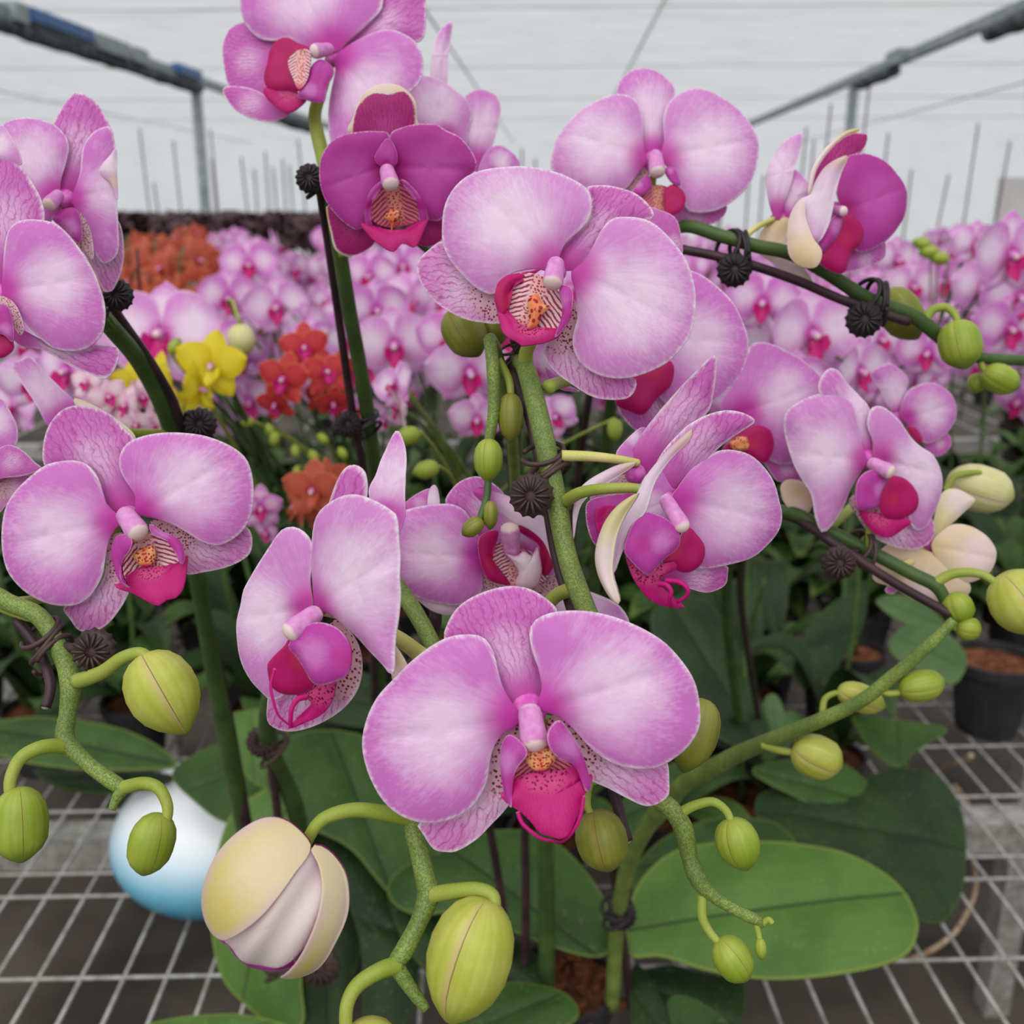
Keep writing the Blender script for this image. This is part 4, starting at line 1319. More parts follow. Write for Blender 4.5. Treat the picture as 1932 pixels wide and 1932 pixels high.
# plant B: the spike that ends in the half-open bud
spike(plantB, '600,1690,1.16 575,1620,1.0 556,1520,0.86 505,1390,0.74 530,1240,0.64 600,1080,0.52', [17, 17, 17, 17, 16, 16], 'spike_dark')
spike(plantB, '530,1240,0.64 600,1080,0.52 680,1040,0.45 760,1120,0.42 830,1250,0.40 850,1380,0.385 805,1500,0.365 782,1555,0.35 792,1610,0.345 803,1660,0.342 808,1690,0.341 790,1740,0.338 765,1790,0.335 748,1818,0.334 765,1850,0.333 790,1885,0.332 806,1905,0.331',
      [16, 16, 16, 16, 16, 16, 17, 19, 19, 20, 22, 17, 19, 16, 14, 12, 8])
ped(plantB, '825,1255,0.40 790,1233,0.395 750,1204,0.385 670,1165,0.370 600,1148,0.356', 15, 'pedicel_pale')
ped(plantB, '780,1545,0.351 730,1535,0.345 670,1528,0.34 620,1540,0.337 595,1560,0.336 578,1590,0.336', 14)
ped(plantB, '808,1690,0.341 850,1682,0.336 900,1678,0.333 930,1690,0.331 934,1720,0.33', 14)
bud(plantB, (918, 1700), (848, 1930), 166, 0.328, 'bud', seam=0.25)
ped(plantB, '752,1820,0.334 715,1832,0.33 675,1858,0.327 655,1895,0.325 652,1945,0.324', 15)
bud(plantB, (690, 1925), (715, 2060), 120, 0.326, 'bud')

# plant C: up behind the frontal flower, over and down to three buds
spike(plantC, '480,1660,1.02 452,1520,0.90 415,1330,0.80 372,1090,0.68 350,950,0.60 322,805,0.55 268,690,0.51 205,612,0.47 110,500,0.43', [16, 16, 16, 15, 16, 17, 17, 17, 17], 'spike_dark')
spike(plantC, '205,612,0.47 110,500,0.43 -10,430,0.415 -150,480,0.41 -220,750,0.41 -120,1040,0.41 0,1128,0.405 72,1162,0.40 112,1225,0.395 133,1285,0.39 128,1345,0.388 124,1395,0.386 165,1440,0.383 205,1470,0.38 228,1488,0.378 218,1510,0.377 211,1528,0.376',
      [17, 17, 17, 17, 17, 17, 17, 17, 17, 20, 16, 18, 14, 15, 14, 9, 7], 'spike')
ped(plantC, '145,1285,0.388 190,1270,0.38 230,1242,0.376 265,1232,0.374 283,1245,0.373', 13)
bud(plantC, (268, 1236), (352, 1384), 138, 0.372, 'bud', seam=0.0)
ped(plantC, '122,1408,0.385 80,1410,0.378 40,1430,0.374 20,1470,0.371 20,1505,0.37', 13)
bud(plantC, (36, 1486), (40, 1628), 104, 0.37, 'bud_green', blunt=0.8, seam=-0.1)
ped(plantC, '232,1486,0.378 270,1478,0.374 300,1488,0.371 316,1520,0.37 314,1550,0.369', 12)
bud(plantC, (300, 1536), (270, 1652), 86, 0.368, 'bud_green', blunt=0.5, seam=-0.4)
spike(plantC, '0,1140,0.41 40,1155,0.405 80,1165,0.40', 14, 'pedicel', 'side_stem')

for pl, q in ((plantC, '20,1138,0.405 100,1120,0.43 190,1050,0.44 232,975,0.42'), (plantC, '105,498,0.43 122,450,0.46 119,374,0.452'), (plantC, '-20,432,0.415 -30,500,0.42 -4,552,0.405'),
              (plantC, '-185,900,0.41 -100,880,0.44 -14,890,0.438'), (plantC, '330,820,0.555 230,815,0.52 125,790,0.478'), (plantB, '690,1045,0.45 718,1040,0.41 728,985,0.392'),
              (plantE, '630,380,0.51 740,320,0.58 855,262,0.568'), (plantF, '1185,560,0.64 1205,625,0.54 1229,641,0.47'), (plantG, '1400,985,0.62 1400,880,0.57 1386,795,0.53'), (plantG, '1560,1000,0.515 1660,900,0.62 1702,790,0.63')):
    ped(pl, q, 9)

# plant E: the straight stem of the magenta flower
spike(plantE, '700,1480,1.18 716,1250,0.95 716,1000,0.75 704,860,0.66 684,720,0.60 660,590,0.56 642,480,0.53 628,400,0.515 620,350,0.505', [12, 13, 14, 14, 14, 14, 14, 13, 12], 'spike_dark')
ped(plantE, '622,360,0.508 610,300,0.513 598,250,0.516 594,215,0.517 606,170,0.516 626,105,0.514', 13, 'pedicel')
ped(plantE, '640,480,0.53 700,440,0.50 738,340,0.468', 9)
ped(plantE, '790,455,0.52 806,470,0.53 830,480,0.55', 8, 'spike_dark')

# plant F: upper right arch
spike(plantF, '1100,1330,1.26 1130,1000,0.95 1160,700,0.72 1200,480,0.58 1280,428,0.53 1360,445,0.522 1430,465,0.52 1490,478,0.52 1560,515,0.525 1640,565,0.53 1720,595,0.535 1765,628,0.54 1800,660,0.55 1850,675,0.55 1935,680,0.56',
      [11, 12, 12, 12, 12, 13, 13, 13, 13, 14, 14, 14, 11, 11, 10], 'spike_dark')
ped(plantF, '1400,452,0.522 1425,430,0.525 1460,413,0.53', 6, 'pedicel_pale')
ped(plantF, '1742,608,0.537 1760,585,0.535 1785,580,0.533 1803,597,0.532 1806,618,0.532', 8)
bud(plantF, (1802, 605), (1822, 697), 82, 0.53, 'bud_green', blunt=0.7, seam=0.1)
bud(plantF, (1672, 548), (1732, 640), 80, 0.56, 'bud_olive', blunt=0.5)
bud(plantF, (1855, 700), (1922, 732), 58, 0.55, 'bud_green', blunt=0.5)
bud(plantF, (1848, 705), (1840, 742), 38, 0.56, 'bud_green')
ped(plantF, '1850,678,0.55 1852,690,0.55 1858,702,0.55', 6)
ped(plantF, '1225,455,0.56 1228,380,0.54 1235,310,0.53', 8)
ped(plantF, '1510,488,0.522 1530,480,0.515 1550,460,0.51', 9)
bud(plantF, (850, 585), (905, 672), 84, 0.46, 'bud_olive', blunt=0.6, seam=0.2)
bud(plantF, (920, 590), (945, 650), 60, 0.465, 'bud_olive', blunt=0.4)

# plant G: right arch with brown clip
spike(plantG, '1400,1400,1.37 1370,1150,0.95 1400,985,0.62 1480,965,0.53 1560,1000,0.515 1650,1045,0.51 1720,1082,0.505 1765,1105,0.50 1785,1135,0.50 1800,1165,0.50', [9, 10, 11, 12, 13, 13, 13, 13, 11, 11], 'spike_dark')
ped(plantG, '1765,1100,0.50 1800,1082,0.497 1850,1083,0.493 1885,1105,0.49', 9)
bud(plantG, (1892, 1085), (1965, 1195), 118, 0.488, 'bud', seam=-0.2)
bud(plantG, (1795, 1120), (1822, 1175), 58, 0.497, 'bud_green', blunt=0.6)
bud(plantG, (1805, 1185), (1852, 1188), 46, 0.495, 'bud_green', blunt=0.5)
ped(plantG, '1790,1150,0.50 1800,1180,0.498 1812,1187,0.496', 8)
ped(plantG, '1640,1040,0.51 1640,1000,0.505 1635,960,0.505', 7)
ped(plantG, '1700,1072,0.507 1730,1050,0.54 1762,1022,0.545', 8, 'pedicel_pale')
bud(plantG, (1790, 905), (1912, 940), 92, 0.60, 'bud_pale', blunt=0.6, seam=0.3)
ped(plantG, '1785,925,0.59 1800,900,0.588 1830,892,0.587 1850,892,0.588', 6)

# plant H: slanting spike of unopened buds
spike(plantH, '1155,1900,0.99 1165,1740,0.92 1190,1620,0.82 1262,1505,0.68 1360,1440,0.60 1450,1398,0.555 1540,1362,0.53 1620,1325,0.515 1680,1280,0.505 1750,1220,0.495 1800,1170,0.49', [14, 14, 15, 17, 17, 15, 14, 13, 13, 12, 9], 'spike')
ped(plantH, '1440,1405,0.555 1470,1415,0.548 1512,1423,0.543', 8)
bud(plantH, (1498, 1410), (1588, 1448), 84, 0.54, 'bud', blunt=0.7, seam=0.4)
ped(plantH, '1552,1350,0.53 1556,1320,0.53 1575,1308,0.53 1590,1310,0.53', 6)
bud(plantH, (1582, 1300), (1670, 1335), 56, 0.53, 'bud', blunt=0.5)
ped(plantH, '1655,1298,0.51 1675,1308,0.507 1705,1306,0.505', 7)
bud(plantH, (1698, 1302), (1784, 1284), 62, 0.503, 'bud_green', blunt=0.5)

# plant I: thin spike with young buds hanging left of the thick arch
plantI = empty('orchid_plant', PZ(930, 1500, 0.85))
tag(plantI, 'orchid with a thin spike of young green buds beside the thick arching spike', 'orchid')
spike(plantI, '930,1500,1.25 950,1200,0.85 970,1000,0.62 968,850,0.50 945,700,0.44 925,640,0.425 930,690,0.42 932,770,0.42 922,835,0.42', [8, 9, 10, 11, 12, 12, 13, 12, 9], 'spike')
bud(plantI, (922, 828), (921, 910), 56, 0.418, 'bud_green', blunt=0.4)
ped(plantI, '940,680,0.425 960,715,0.424 964,750,0.423', 8)
bud(plantI, (963, 742), (964, 835), 50, 0.422, 'bud_olive', blunt=0.4)
spike(plantI, '921,905,0.418 918,940,0.415 905,980,0.413', 7, 'spike_dark', 'side_stem')
bud(plantI, (910, 980), (872, 1010), 34, 0.412, 'bud_olive', blunt=0.6)
bud(plantI, (925, 945), (925, 1000), 30, 0.414, 'bud_olive', blunt=0.6)

# the half-open bud: overlapping tepals round a purple core
oc = (565, 1665)
e = empty('half_open_bud', P(590, 1565, 0.334), plantB)
bc = P(532, 1682, 0.338)
axb = (P(545, 1815, 0.338) - P(570, 1550, 0.338))
k = MB()
k.lathe(P(563, 1620, 0.338), axb, [(t * axb.length * .72, q * 0.0115) for t, q in BUDP], 30)
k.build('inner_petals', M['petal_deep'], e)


def tepal(s, base, mat, extra, parent, th=0.0012, ribs=False, ribbon=False):
    """blade wrapped on the bud's ellipsoid"""
    out = crop(CJ, s)
    bq = crop(CJ, base)[0]
    n = CN((0, 0, 1))
    if ribbon:
        o = strip('tepal', out, P(bq[0], bq[1], 0.338), n, [M[mat], M['petal_deep']], parent, dome=0, th=th)
    else:
        o = sheet('tepal', out, bq, P(bq[0], bq[1], 0.338), n, [M[mat], M['petal_deep']], parent, dome=0, ripple=0, th=th, ns=64, nr=10)
    R = 0.0285
    org = WLOC[o.name]
    for v in o.data.vertices:
        wp = v.co + org
        q = wp - bc
        x, y, z = q.dot(RT), q.dot(UP), -q.dot(FW)
        rr = (x / 1.02) ** 2 + (y / 1.06) ** 2
        dz = math.sqrt(max(R * R * 0.02, R * R - rr)) * 1.1 - 0.012 + extra * 1.7
        if ribs:
            dz += 0.0010 * math.sin((x * 0.85 - y * 0.53) * 560 + 0.9)
        v.co += CN((0, 0, 1)) * dz
    o.data.update()
    return o


tepal('105,1320 112,1395 190,1440 265,1425 300,1380 240,1330 170,1310', '180,1330', 'petal_deep', -0.0009, e)
tepal('250,1400 268,1500 320,1585 420,1602 530,1582 610,1530 560,1440 400,1400', '400,1420', 'petal_deep', -0.0009, e)
tepal('700,900 640,980 560,1090 430,1220 245,1360 270,1440 330,1500 420,1535 520,1530 600,1490 680,1400 740,1290 785,1150 790,1040 750,940', '700,900', 'bud_white', 0.0, e, ribs=True)
tepal('700,890 750,890 820,950 880,1050 900,1180 885,1290 830,1410 770,1520 700,1600 600,1632 533,1600 570,1560 640,1470 700,1360 755,1220 775,1080 750,970', '705,890', 'bud_tepal', 0.0020, e, ribbon=True)
tepal('700,880 640,820 560,775 470,760 380,780 270,850 180,950 120,1080 98,1190 110,1280 160,1345 230,1367 290,1340 400,1260 500,1170 590,1060 640,990 690,930', '690,880', 'bud_tepal', 0.0016, e)

# ------------------------------------------------------------------ stakes and clips
def stake(s, r, label, cut=False):
    pts = path(s)
    ds = [float(t.split(',')[2]) for t in s.split()]
    k = MB()
    k.tube(pts, [r / FPX * d for d in ds] if not isinstance(r, (list, tuple)) else [a / FPX * d for a, d in zip(r, ds)], 8, 5)
    o = k.build('plant_stake', M['stake'])
    tag(o, label, 'stake')
    if cut:
        k = MB()
        dr = (pts[-1] - pts[-2]).normalized()
        rr = (r if not isinstance(r, (list, tuple)) else r[-1]) / FPX * ds[-1]
        k.lathe(pts[-1] - dr * 0.0005, dr, [(0, rr * 0.8), (0.0006, rr * 0.8), (0.0012, rr * 0.4)], 8)
        k.build('cut_end', M['steel'], o)
    return o


stake('990,1890,1.0 992,1700,0.92 990,1540,0.86 985,1250,0.72 968,930,0.56 962,760,0.47 965,690,0.44 985,740,0.43 1010,840,0.42 1030,950,0.415 1050,1060,0.41 1085,1180,0.40 1130,1380,0.385 1160,1500,0.375 1184,1588,0.37',
      [8, 8, 8, 9, 9, 9, 9, 9, 9, 9, 9, 9, 10, 11, 11], 'dark bent stake with cut end following the thick arching spike', True)
stake('975,1880,1.0 950,1720,0.94 925,1570,0.88 880,1400,0.75 822,1250,0.50 822,1170,0.45 820,1130,0.46', [8, 8, 8, 9, 12, 12, 12], 'dark stake leaning behind the front pink flower')
stake('528,1600,0.95 522,1520,0.83 508,1420,0.76 500,1360,0.72', 8, 'short dark stake clipped to the stem behind the half-open bud')
stake('468,1570,0.92 420,1300,0.80 372,1085,0.68 350,950,0.61 338,800,0.55 300,710,0.52 225,598,0.48 205,565,0.46', [11, 11, 10, 10, 11, 10, 9, 9], 'dark bent stake beside the stem above the blue and white bowl')
stake('30,1170,0.405 72,1225,0.40 95,1290,0.395 86,1335,0.392', [10, 10, 10, 10], 'short dark stake end with pale cut tip under the coiled brown clip', True)
stake('712,1480,1.15 700,1100,0.80 686,900,0.66 665,780,0.62 645,640,0.58 622,480,0.54 605,370,0.51 598,325,0.50', [8, 8, 8, 8, 8, 8, 8, 8], 'dark straight stake beside the stem of the magenta flower')
stake('1060,1330,1.26 1080,1000,0.95 1120,700,0.72 1180,500,0.58 1230,465,0.53 1300,473,0.525 1400,495,0.522 1500,528,0.522 1600,570,0.525 1715,608,0.53', [6, 7, 8, 9, 9, 9, 9, 9, 9, 9], 'dark stake bent along the arch with two black clips')
stake('1440,1400,1.40 1400,1150,0.95 1420,990,0.62 1490,975,0.53 1580,1030,0.505 1680,1095,0.50 1750,1135,0.497 1795,1160,0.495', [6, 7, 9, 9, 9, 9, 9, 9], 'dark purple stake under the spike with the brown daisy clip')
stake('1190,1900,1.0 1180,1800,0.96 1165,1700,0.92 1155,1600,0.86', 8, 'dark stake in the bark beside the broad bright leaf')
stake('258,470,1.2 262,520,1.2 268,600,1.25 275,720,1.4', 3, 'thin dark stake among the pink flowers behind the large orchids')


def stem_clip(cx, cy, d, ang, dx, dy, mat, label, size=1.0, rings=3, open_=0.0):
    """plastic clip: wire rings round the stem and a ribbed daisy disc. ang: stem direction in degrees"""
    c = P(cx, cy, d)
    e = empty('stem_clip', c)
    tag(e, label, 'clip')
    ax = (RT * math.cos(math.radians(ang)) + UP * math.sin(math.radians(ang)))
    sd_ = (FW.cross(ax)).normalized()
    R = 30 * size / FPX * d
    for i in range(rings):
        k = MB()
        cc = c + ax * (i - (rings - 1) / 2) * R * 0.62
        pts = []
        for q in range(17):
            t = 6.28318 * (q / 16 * (1 - open_)) + 0.6 * i
            pts.append(cc + (sd_ * math.cos(t) - FW * math.sin(t) * 0.9) * R * (1 + 0.05 * i) + ax * R * 0.5 * math.sin(t + i))
        k.tube(pts, R * 0.13, 6, 2)
        k.build('ring', M[mat], e)
    D = P(dx, dy, d - 0.012 * size)
    k = MB()
    rr = 30 * size / FPX * d
    k.lathe(D, CN((0.15, 0.1, -1)), [(0, rr * .12), (0.0004, rr * .3), (.0008, rr * .95), (.0035 * size, rr * 1.0), (.005 * size, rr * .6)], 42, warp=lambda ph, t: 1 + 0.07 * math.cos(14 * ph))
    k.build('daisy_disc', M[mat], e)
    for q in range(14):
        t = 6.28318 * q / 14
        k = MB()
        u_, v_ = RT, UP
        a_ = D + (u_ * math.cos(t) + v_ * math.sin(t)) * rr * .25 - FW * 0.0012
        b_ = D + (u_ * math.cos(t) + v_ * math.sin(t)) * rr * .88 - FW * 0.0006
        k.tube([a_, b_], [rr * .06, rr * .10], 5, 1)
        k.build('rib', M[mat], e)
    k = MB()
    k.tube([D + FW * 0.002, c.lerp(D, 0.4) + FW * 0.002, c + FW * R * 0.3], R * 0.22, 6, 2)
    k.build('arm', M[mat], e)


stem_clip(1030, 880, 0.405, -75, 1000, 936, 'clip', 'dark brown clip of three rings around the thick arching spike', 1.35, open_=0.1)
stem_clip(1392, 470, 0.521, -15, 1386, 508, 'clip_black', 'black clip with round disc on the arch beside the cream-backed profile flower', 1.05)
stem_clip(1650, 565, 0.528, -25, 1632, 602, 'clip_black', 'black clip with round disc on the arch near the green buds', 1.1)
stem_clip(1625, 1035, 0.508, -27, 1585, 1063, 'clip', 'brown daisy-shaped clip on the spike before the cream-backed flower', 1.05, 2)
stem_clip(88, 1215, 0.399, -60, 172, 1230, 'clip', 'coiled brown clip with open daisy disc above the hanging buds', 1.3, open_=0.1)
stem_clip(690, 798, 0.625, -80, 655, 801, 'clip_black', 'black clip with disc on the straight stem above the narrow sepal', 0.85)
stem_clip(205, 578, 0.465, -50, 218, 556, 'clip_black', 'black clip at the bend of the stem under the pale pink petals', 0.95, 2)
stem_clip(600, 345, 0.505, -70, 582, 335, 'clip_black', 'black clip on the stake top beside the deep magenta flower', 0.9, 2)
stem_clip(515, 1412, 0.75, -70, 492, 1402, 'clip', 'faded brown clip on the stem behind the three-quarter flower', 1.0, 2)
stem_clip(540, 1800, 0.94, -80, 600, 1825, 'clip', 'brown clip low on the stem under the half-open bud', 1.3)
stem_clip(970, 1880, 0.98, 0, 1005, 1893, 'clip', 'dark brown clip at the stake foot in the bark', 1.3)
stem_clip(968, 665, 0.435, -70, 985, 645, 'clip', 'dark clip tucked under the upper pale pink flower', 0.8, 2)
stem_clip(370, 805, 0.545, 20, 375, 800, 'clip_black', 'black clip half hidden behind a broad petal where the stem bends', 1.0, 2)
stem_clip(1165, 1720, 0.91, -80, 1172, 1730, 'clip_black', 'black clip low on the stem in front of the bright leaf', 0.95, 2)

# ------------------------------------------------------------------ broad leaves of the large plants
def leaf(plant, o, base, pts, z, n, mat, crease=0.02, dome=0.03, cup=-0.05, rip=0.004, th=0.0022):
    bq = crop(o, base)[0]
    return sheet('leaf', crop(o, pts), bq, PZ(bq[0], bq[1], z), Vector(n), [M[mat], M['leaf_grey'] if mat != 'leaf_dark' else M['leaf_dark']], plant, cup=cup, dome=dome, crease=crease, ripple=rip, th=th, ns=72, nr=12)


leaf(plantH, FULL, '1188,1755', '1183,1800 1190,1700 1225,1640 1280,1600 1350,1586 1430,1583 1510,1584 1600,1600 1680,1640 1722,1685 1727,1700 1738,1735 1720,1785 1660,1815 1560,1837 1450,1845 1340,1832 1250,1805', 0.93, (-0.1, -0.45, 0.9), 'leaf_light')
leaf(plantA, FULL, '1180,1640', '1190,1650 1240,1590 1300,1555 1360,1538 1420,1536 1470,1545 1503,1585 1450,1640 1320,1680 1220,1700', 0.905, (0, -0.4, 0.9), 'leaf')
leaf(plantA, FULL, '1440,1460', '1420,1450 1490,1432 1560,1425 1610,1445 1645,1480 1670,1530 1668,1562 1648,1580 1590,1556 1520,1512 1450,1478', 0.93, (0.1, -0.4, 0.9), 'leaf')
leaf(plantH, FULL, '1480,1540', '1430,1500 1520,1480 1600,1490 1650,1455 1705,1440 1770,1447 1812,1500 1827,1580 1817,1680 1780,1732 1735,1727 1680,1690 1600,1660 1500,1620 1440,1570', 0.90, (0, -0.25, 0.95), 'leaf_dark')
leaf(plantF, FULL, '1440,1420', '1228,1160 1250,1135 1290,1122 1340,1140 1382,1200 1422,1290 1452,1370 1462,1412 1430,1420 1360,1395 1305,1340 1255,1260 1232,1200', 0.95, (0.25, -0.6, 0.75), 'leaf_dark', cup=0.0)
leaf(plantG, FULL, '1700,1440', '1610,1348 1660,1350 1710,1358 1790,1372 1730,1415 1692,1447 1650,1420 1625,1385', 0.92, (0, -0.5, 0.85), 'leaf')
leaf(plantG, FULL, '1820,1260', '1680,1210 1720,1170 1770,1180 1810,1215 1825,1250 1800,1290 1750,1270 1700,1245', 0.98, (0, -0.6, 0.8), 'leaf_grey')
leaf(plantG, FULL, '1470,1390', '1440,1340 1448,1312 1465,1310 1480,1340 1484,1390 1460,1390', 0.95, (0, -0.7, 0.7), 'leaf_grey')
leaf(plantG, FULL, '1530,1220', '1500,1250 1530,1180 1580,1130 1625,1120 1640,1150 1600,1230 1550,1290 1510,1290', 1.0, (0.2, -0.7, 0.7), 'leaf_dark')
leaf(plantG, FULL, '1780,1180', '1655,1130 1700,1120 1760,1150 1785,1185 1740,1185 1690,1165', 1.02, (0, -0.6, 0.8), 'leaf_grey')
leaf(plantC, FULL, '340,1445', '-40,1350 0,1346 80,1345 200,1365 285,1398 335,1442 280,1452 180,1452 80,1440 0,1420 -40,1400', 0.96, (0, -0.45, 0.9), 'leaf')
leaf(plantC, FULL, '330,1470', '60,1440 150,1450 260,1452 330,1465 290,1485 200,1495 110,1480', 0.92, (0, -0.2, 0.95), 'leaf_dark')
leaf(plantC, FULL, '510,1440', '322,1455 380,1412 440,1398 505,1425 515,1480 470,1532 425,1548 370,1512', 0.97, (0, -0.4, 0.9), 'leaf')
leaf(plantC, FULL, '480,1490', '435,1350 460,1340 492,1340 500,1400 520,1490 470,1470 438,1420', 1.0, (0, -0.75, 0.65), 'leaf_light')
leaf(plantB, FULL, '540,1520', '430,1545 480,1500 540,1480 560,1560 570,1700 565,1850 565,1935 505,1935 450,1892 412,1842 395,1755 400,1650', 1.0, (-0.15, -0.75, 0.65), 'leaf_light')
leaf(plantB, FULL, '600,1540', '550,1560 600,1530 645,1560 680,1660 685,1760 662,1862 625,1945 560,1945 555,1750', 0.95, (0.1, -0.55, 0.8), 'leaf_dark')
leaf(plantB, FULL, '740,1690', '500,1480 515,1410 560,1375 640,1370 710,1395 780,1490 830,1600 845,1660 800,1700 740,1690 660,1600 570,1550', 0.95, (0.1, -0.5, 0.85), 'leaf')
leaf(plantB, FULL, '720,1750', '600,1570 660,1570 730,1650 780,1730 790,1850 760,1935 690,1935 680,1780 640,1660', 0.91, (0.1, -0.45, 0.85), 'leaf_dark')
leaf(plantA, FULL, '1120,1800', '728,1665 755,1628 820,1600 930,1560 1030,1575 1100,1635 1150,1720 1150,1795 1100,1803 1000,1770 880,1720 790,1720 745,1700', 0.94, (0, -0.45, 0.9), 'leaf')
leaf(plantA, FULL, '1000,1880', '728,1670 760,1640 830,1680 920,1740 1010,1800 1040,1880 960,1890 850,1860 770,1790', 0.90, (0, -0.35, 0.9), 'leaf_dark')
leaf(plantA, FULL, '1120,1850', '880,1880 950,1850 1060,1870 1090,1920 1000,1960 860,1960', 0.92, (0, -0.35, 0.9), 'leaf')
leaf(plantB, FULL, '540,1920', '270,1935 320,1918 400,1912 470,1915 560,1945 480,1990 330,1990', 0.95, (0, -0.4, 0.9), 'leaf_light')
leaf(plantH, FULL, '1210,1860', '1200,1850 1260,1820 1330,1835 1402,1850 1395,1935 1340,1990 1240,1960', 0.87, (0, -0.4, 0.9), 'leaf_dark')
leaf(plantH, FULL, '1300,1960', '1262,1885 1290,1878 1330,1895 1380,1935 1400,1990 1300,1990 1270,1935', 0.92, (0, -0.5, 0.85), 'leaf')
leaf(plantH, FULL, '1190,1870', '1195,1820 1230,1850 1260,1920 1280,1990 1210,1990 1190,1920', 0.88, (-0.2, -0.4, 0.9), 'leaf_dark')
leaf(plantF, FULL, '1130,1560', '1150,1560 1190,1490 1260,1440 1300,1440 1290,1500 1220,1580 1170,1620', 0.93, (0, -0.5, 0.85), 'leaf')
leaf(plantE, FULL, '760,1480', '520,1400 600,1340 700,1330 780,1360 820,1420 800,1480 700,1470 600,1430', 0.93, (0, -0.4, 0.9), 'leaf_dark')
leaf(plantE, FULL, '700,1330', '560,1330 600,1280 660,1260 730,1290 760,1330 700,1370 620,1360', 1.0, (0, -0.5, 0.85), 'leaf_dark')


# ------------------------------------------------------------------ pots and the bowl
def pot_mb(c, r, h, m_soil=1):
    k = MB()
    k.lathe((c.x, c.y, c.z), (0, 0, 1), [(0, r * .72), (h * .05, r * .74), (h * .86, r * .97), (h * .87, r * 1.05), (h, r * 1.06), (h, r * .95), (h * .9, r * .93)], 24, closed=False)
    k.face(list(range(23, -1, -1)), 0)
    i = len(k.v) - 24
    k.face(list(range(i, i + 24)), m_soil)
    return k


def plant_pot(c, r, h, label, group=None):
    k = pot_mb(c, r, h)
    o = k.build('plant_pot', [M['pot_black'], M['bark']], None, origin=c, smooth=False)
    return tag(o, label, 'pot', group)


for pl, lab in ((plantA, 'black plastic pot with bark holding the thick arching orchid'), (plantB, 'black plastic pot under the half-open cream bud'), (plantE, 'black pot of the tall orchid with the magenta flower'),
                (plantF, 'black pot of the orchid with two black clips'), (plantG, 'black pot of the orchid with the brown daisy clip'), (plantI, 'black pot of the orchid with thin young buds')):
    c = WLOC[pl.name]
    plant_pot(Vector((c.x, c.y, BZ + 0.005)), 0.055, 0.11, lab)
c = PZ(400, 1724, BZ)
cb = Vector((c.x, c.y + 0.055, BZ + 0.004))
k = MB()
H = 0.16
prof = []
for i in range(15):
    t = i / 14
    ang = -1.12 + t * 2.42
    prof.append((H * (math.sin(ang) - math.sin(-1.12)) / (math.sin(1.30) - math.sin(-1.12)), 0.132 * math.cos(ang)))
prof += [(H * 0.985, prof[-1][1] * 0.93), (H * 0.9, prof[-1][1] * 0.95)]
k.lathe(cb, (0, 0, 1), prof, 40, closed=False)
k.face(list(range(39, -1, -1)), 0)
i = len(k.v) - 40
k.face(list(range(i, i + 40)), 1)
tag(k.build('ceramic_bowl', [M['bowl'], M['bark']], None, origin=cb), 'round glazed bowl fading from white rim to blue base on the mesh bench', 'bowl')
c = PZ(1872, 1405, BZ)
plant_pot(Vector((c.x + 0.01, c.y + 0.05, BZ + 0.005)), 0.068, 0.13, 'black pot with bark and small green seedlings near the bench edge')

# bark pieces on the pot soil in front
for pl, n in ((plantA, 26), (plantH, 8), (plantE, 6)):
    c = WLOC[pl.name]
    for i in range(n):
        a, r = R_.random() * 6.28, 0.052 * math.sqrt(R_.random())
        p = Vector((c.x + r * math.cos(a), c.y + r * math.sin(a), 0.852 + R_.random() * 0.012))
        k = MB()
        ax = Vector((R_.gauss(0, 1), R_.gauss(0, 1), R_.gauss(0, .4))).normalized()
        l = 0.009 + R_.random() * 0.012
        k.lathe(p - ax * l / 2, ax, [(0, l * .15), (l * .3, l * .32), (l * .7, l * .28), (l, l * .12)], 6)
        tag(k.build('bark_chip', M['bark'], None, smooth=False), 'brown bark chip on top of an orchid pot', 'bark', 'bark chips in the orchid pots')
# aerial roots
for s_, r, lab in (('1800,1480,1.75 1830,1530,1.68 1835,1620,1.6 1840,1680,1.52 1800,1760,1.42 1720,1810,1.36 1680,1800,1.36', 5, 'long pale aerial root trailing over the bench beside the dark leaf'),
                   ('1780,1452,1.72 1800,1440,1.68 1825,1432,1.64 1832,1425,1.62', 6, 'short pale aerial root sticking up behind the dark leaf')):
    pts = path(s_)
    k = MB()
    k.tube(pts, [r / FPX * 1.5] * len(pts), 7, 6)
    tag(k.build('aerial_root', M['root']), lab, 'root')

# ------------------------------------------------------------------ smaller and farther plants
def blade(mb, ang, L, W, z0, cup, mat, prof=None, b0=0.03, twist=0.0, nt=7, nsx=6, back=0.0):
    """petal of a small flower in flower space: x right, y up, z out"""
    ca, sa = math.cos(ang), math.sin(ang)
    prof = prof or (lambda t: math.sin(math.pi * min(1, t ** 0.75 * 0.93 + 0.07)) ** 0.6)
    idx = []
    for i in range(nt + 1):
        t = i / nt
        wdt = max(0.02, prof(t)) * W
        row = []
        for j in range(nsx + 1):
            s = -1 + 2 * j / nsx
            a = b0 + t * L
            v = s * wdt
            z = z0 + cup * t * t + 0.03 * math.cos(s * 1.5) + back * abs(s) ** 2 * t + twist * s * t
            e = min(1 - abs(s), (1 - t) * 2.0) * wdt / L
            row.append(mb.add((ca * a - sa * v, sa * a + ca * v, z), (a / (L + b0), v / (L + b0), e)))
        idx.append(row)
    for i in range(nt):
        for j in range(nsx):
            mb.face([idx[i][j], idx[i + 1][j], idx[i + 1][j + 1], idx[i][j + 1]], mat)


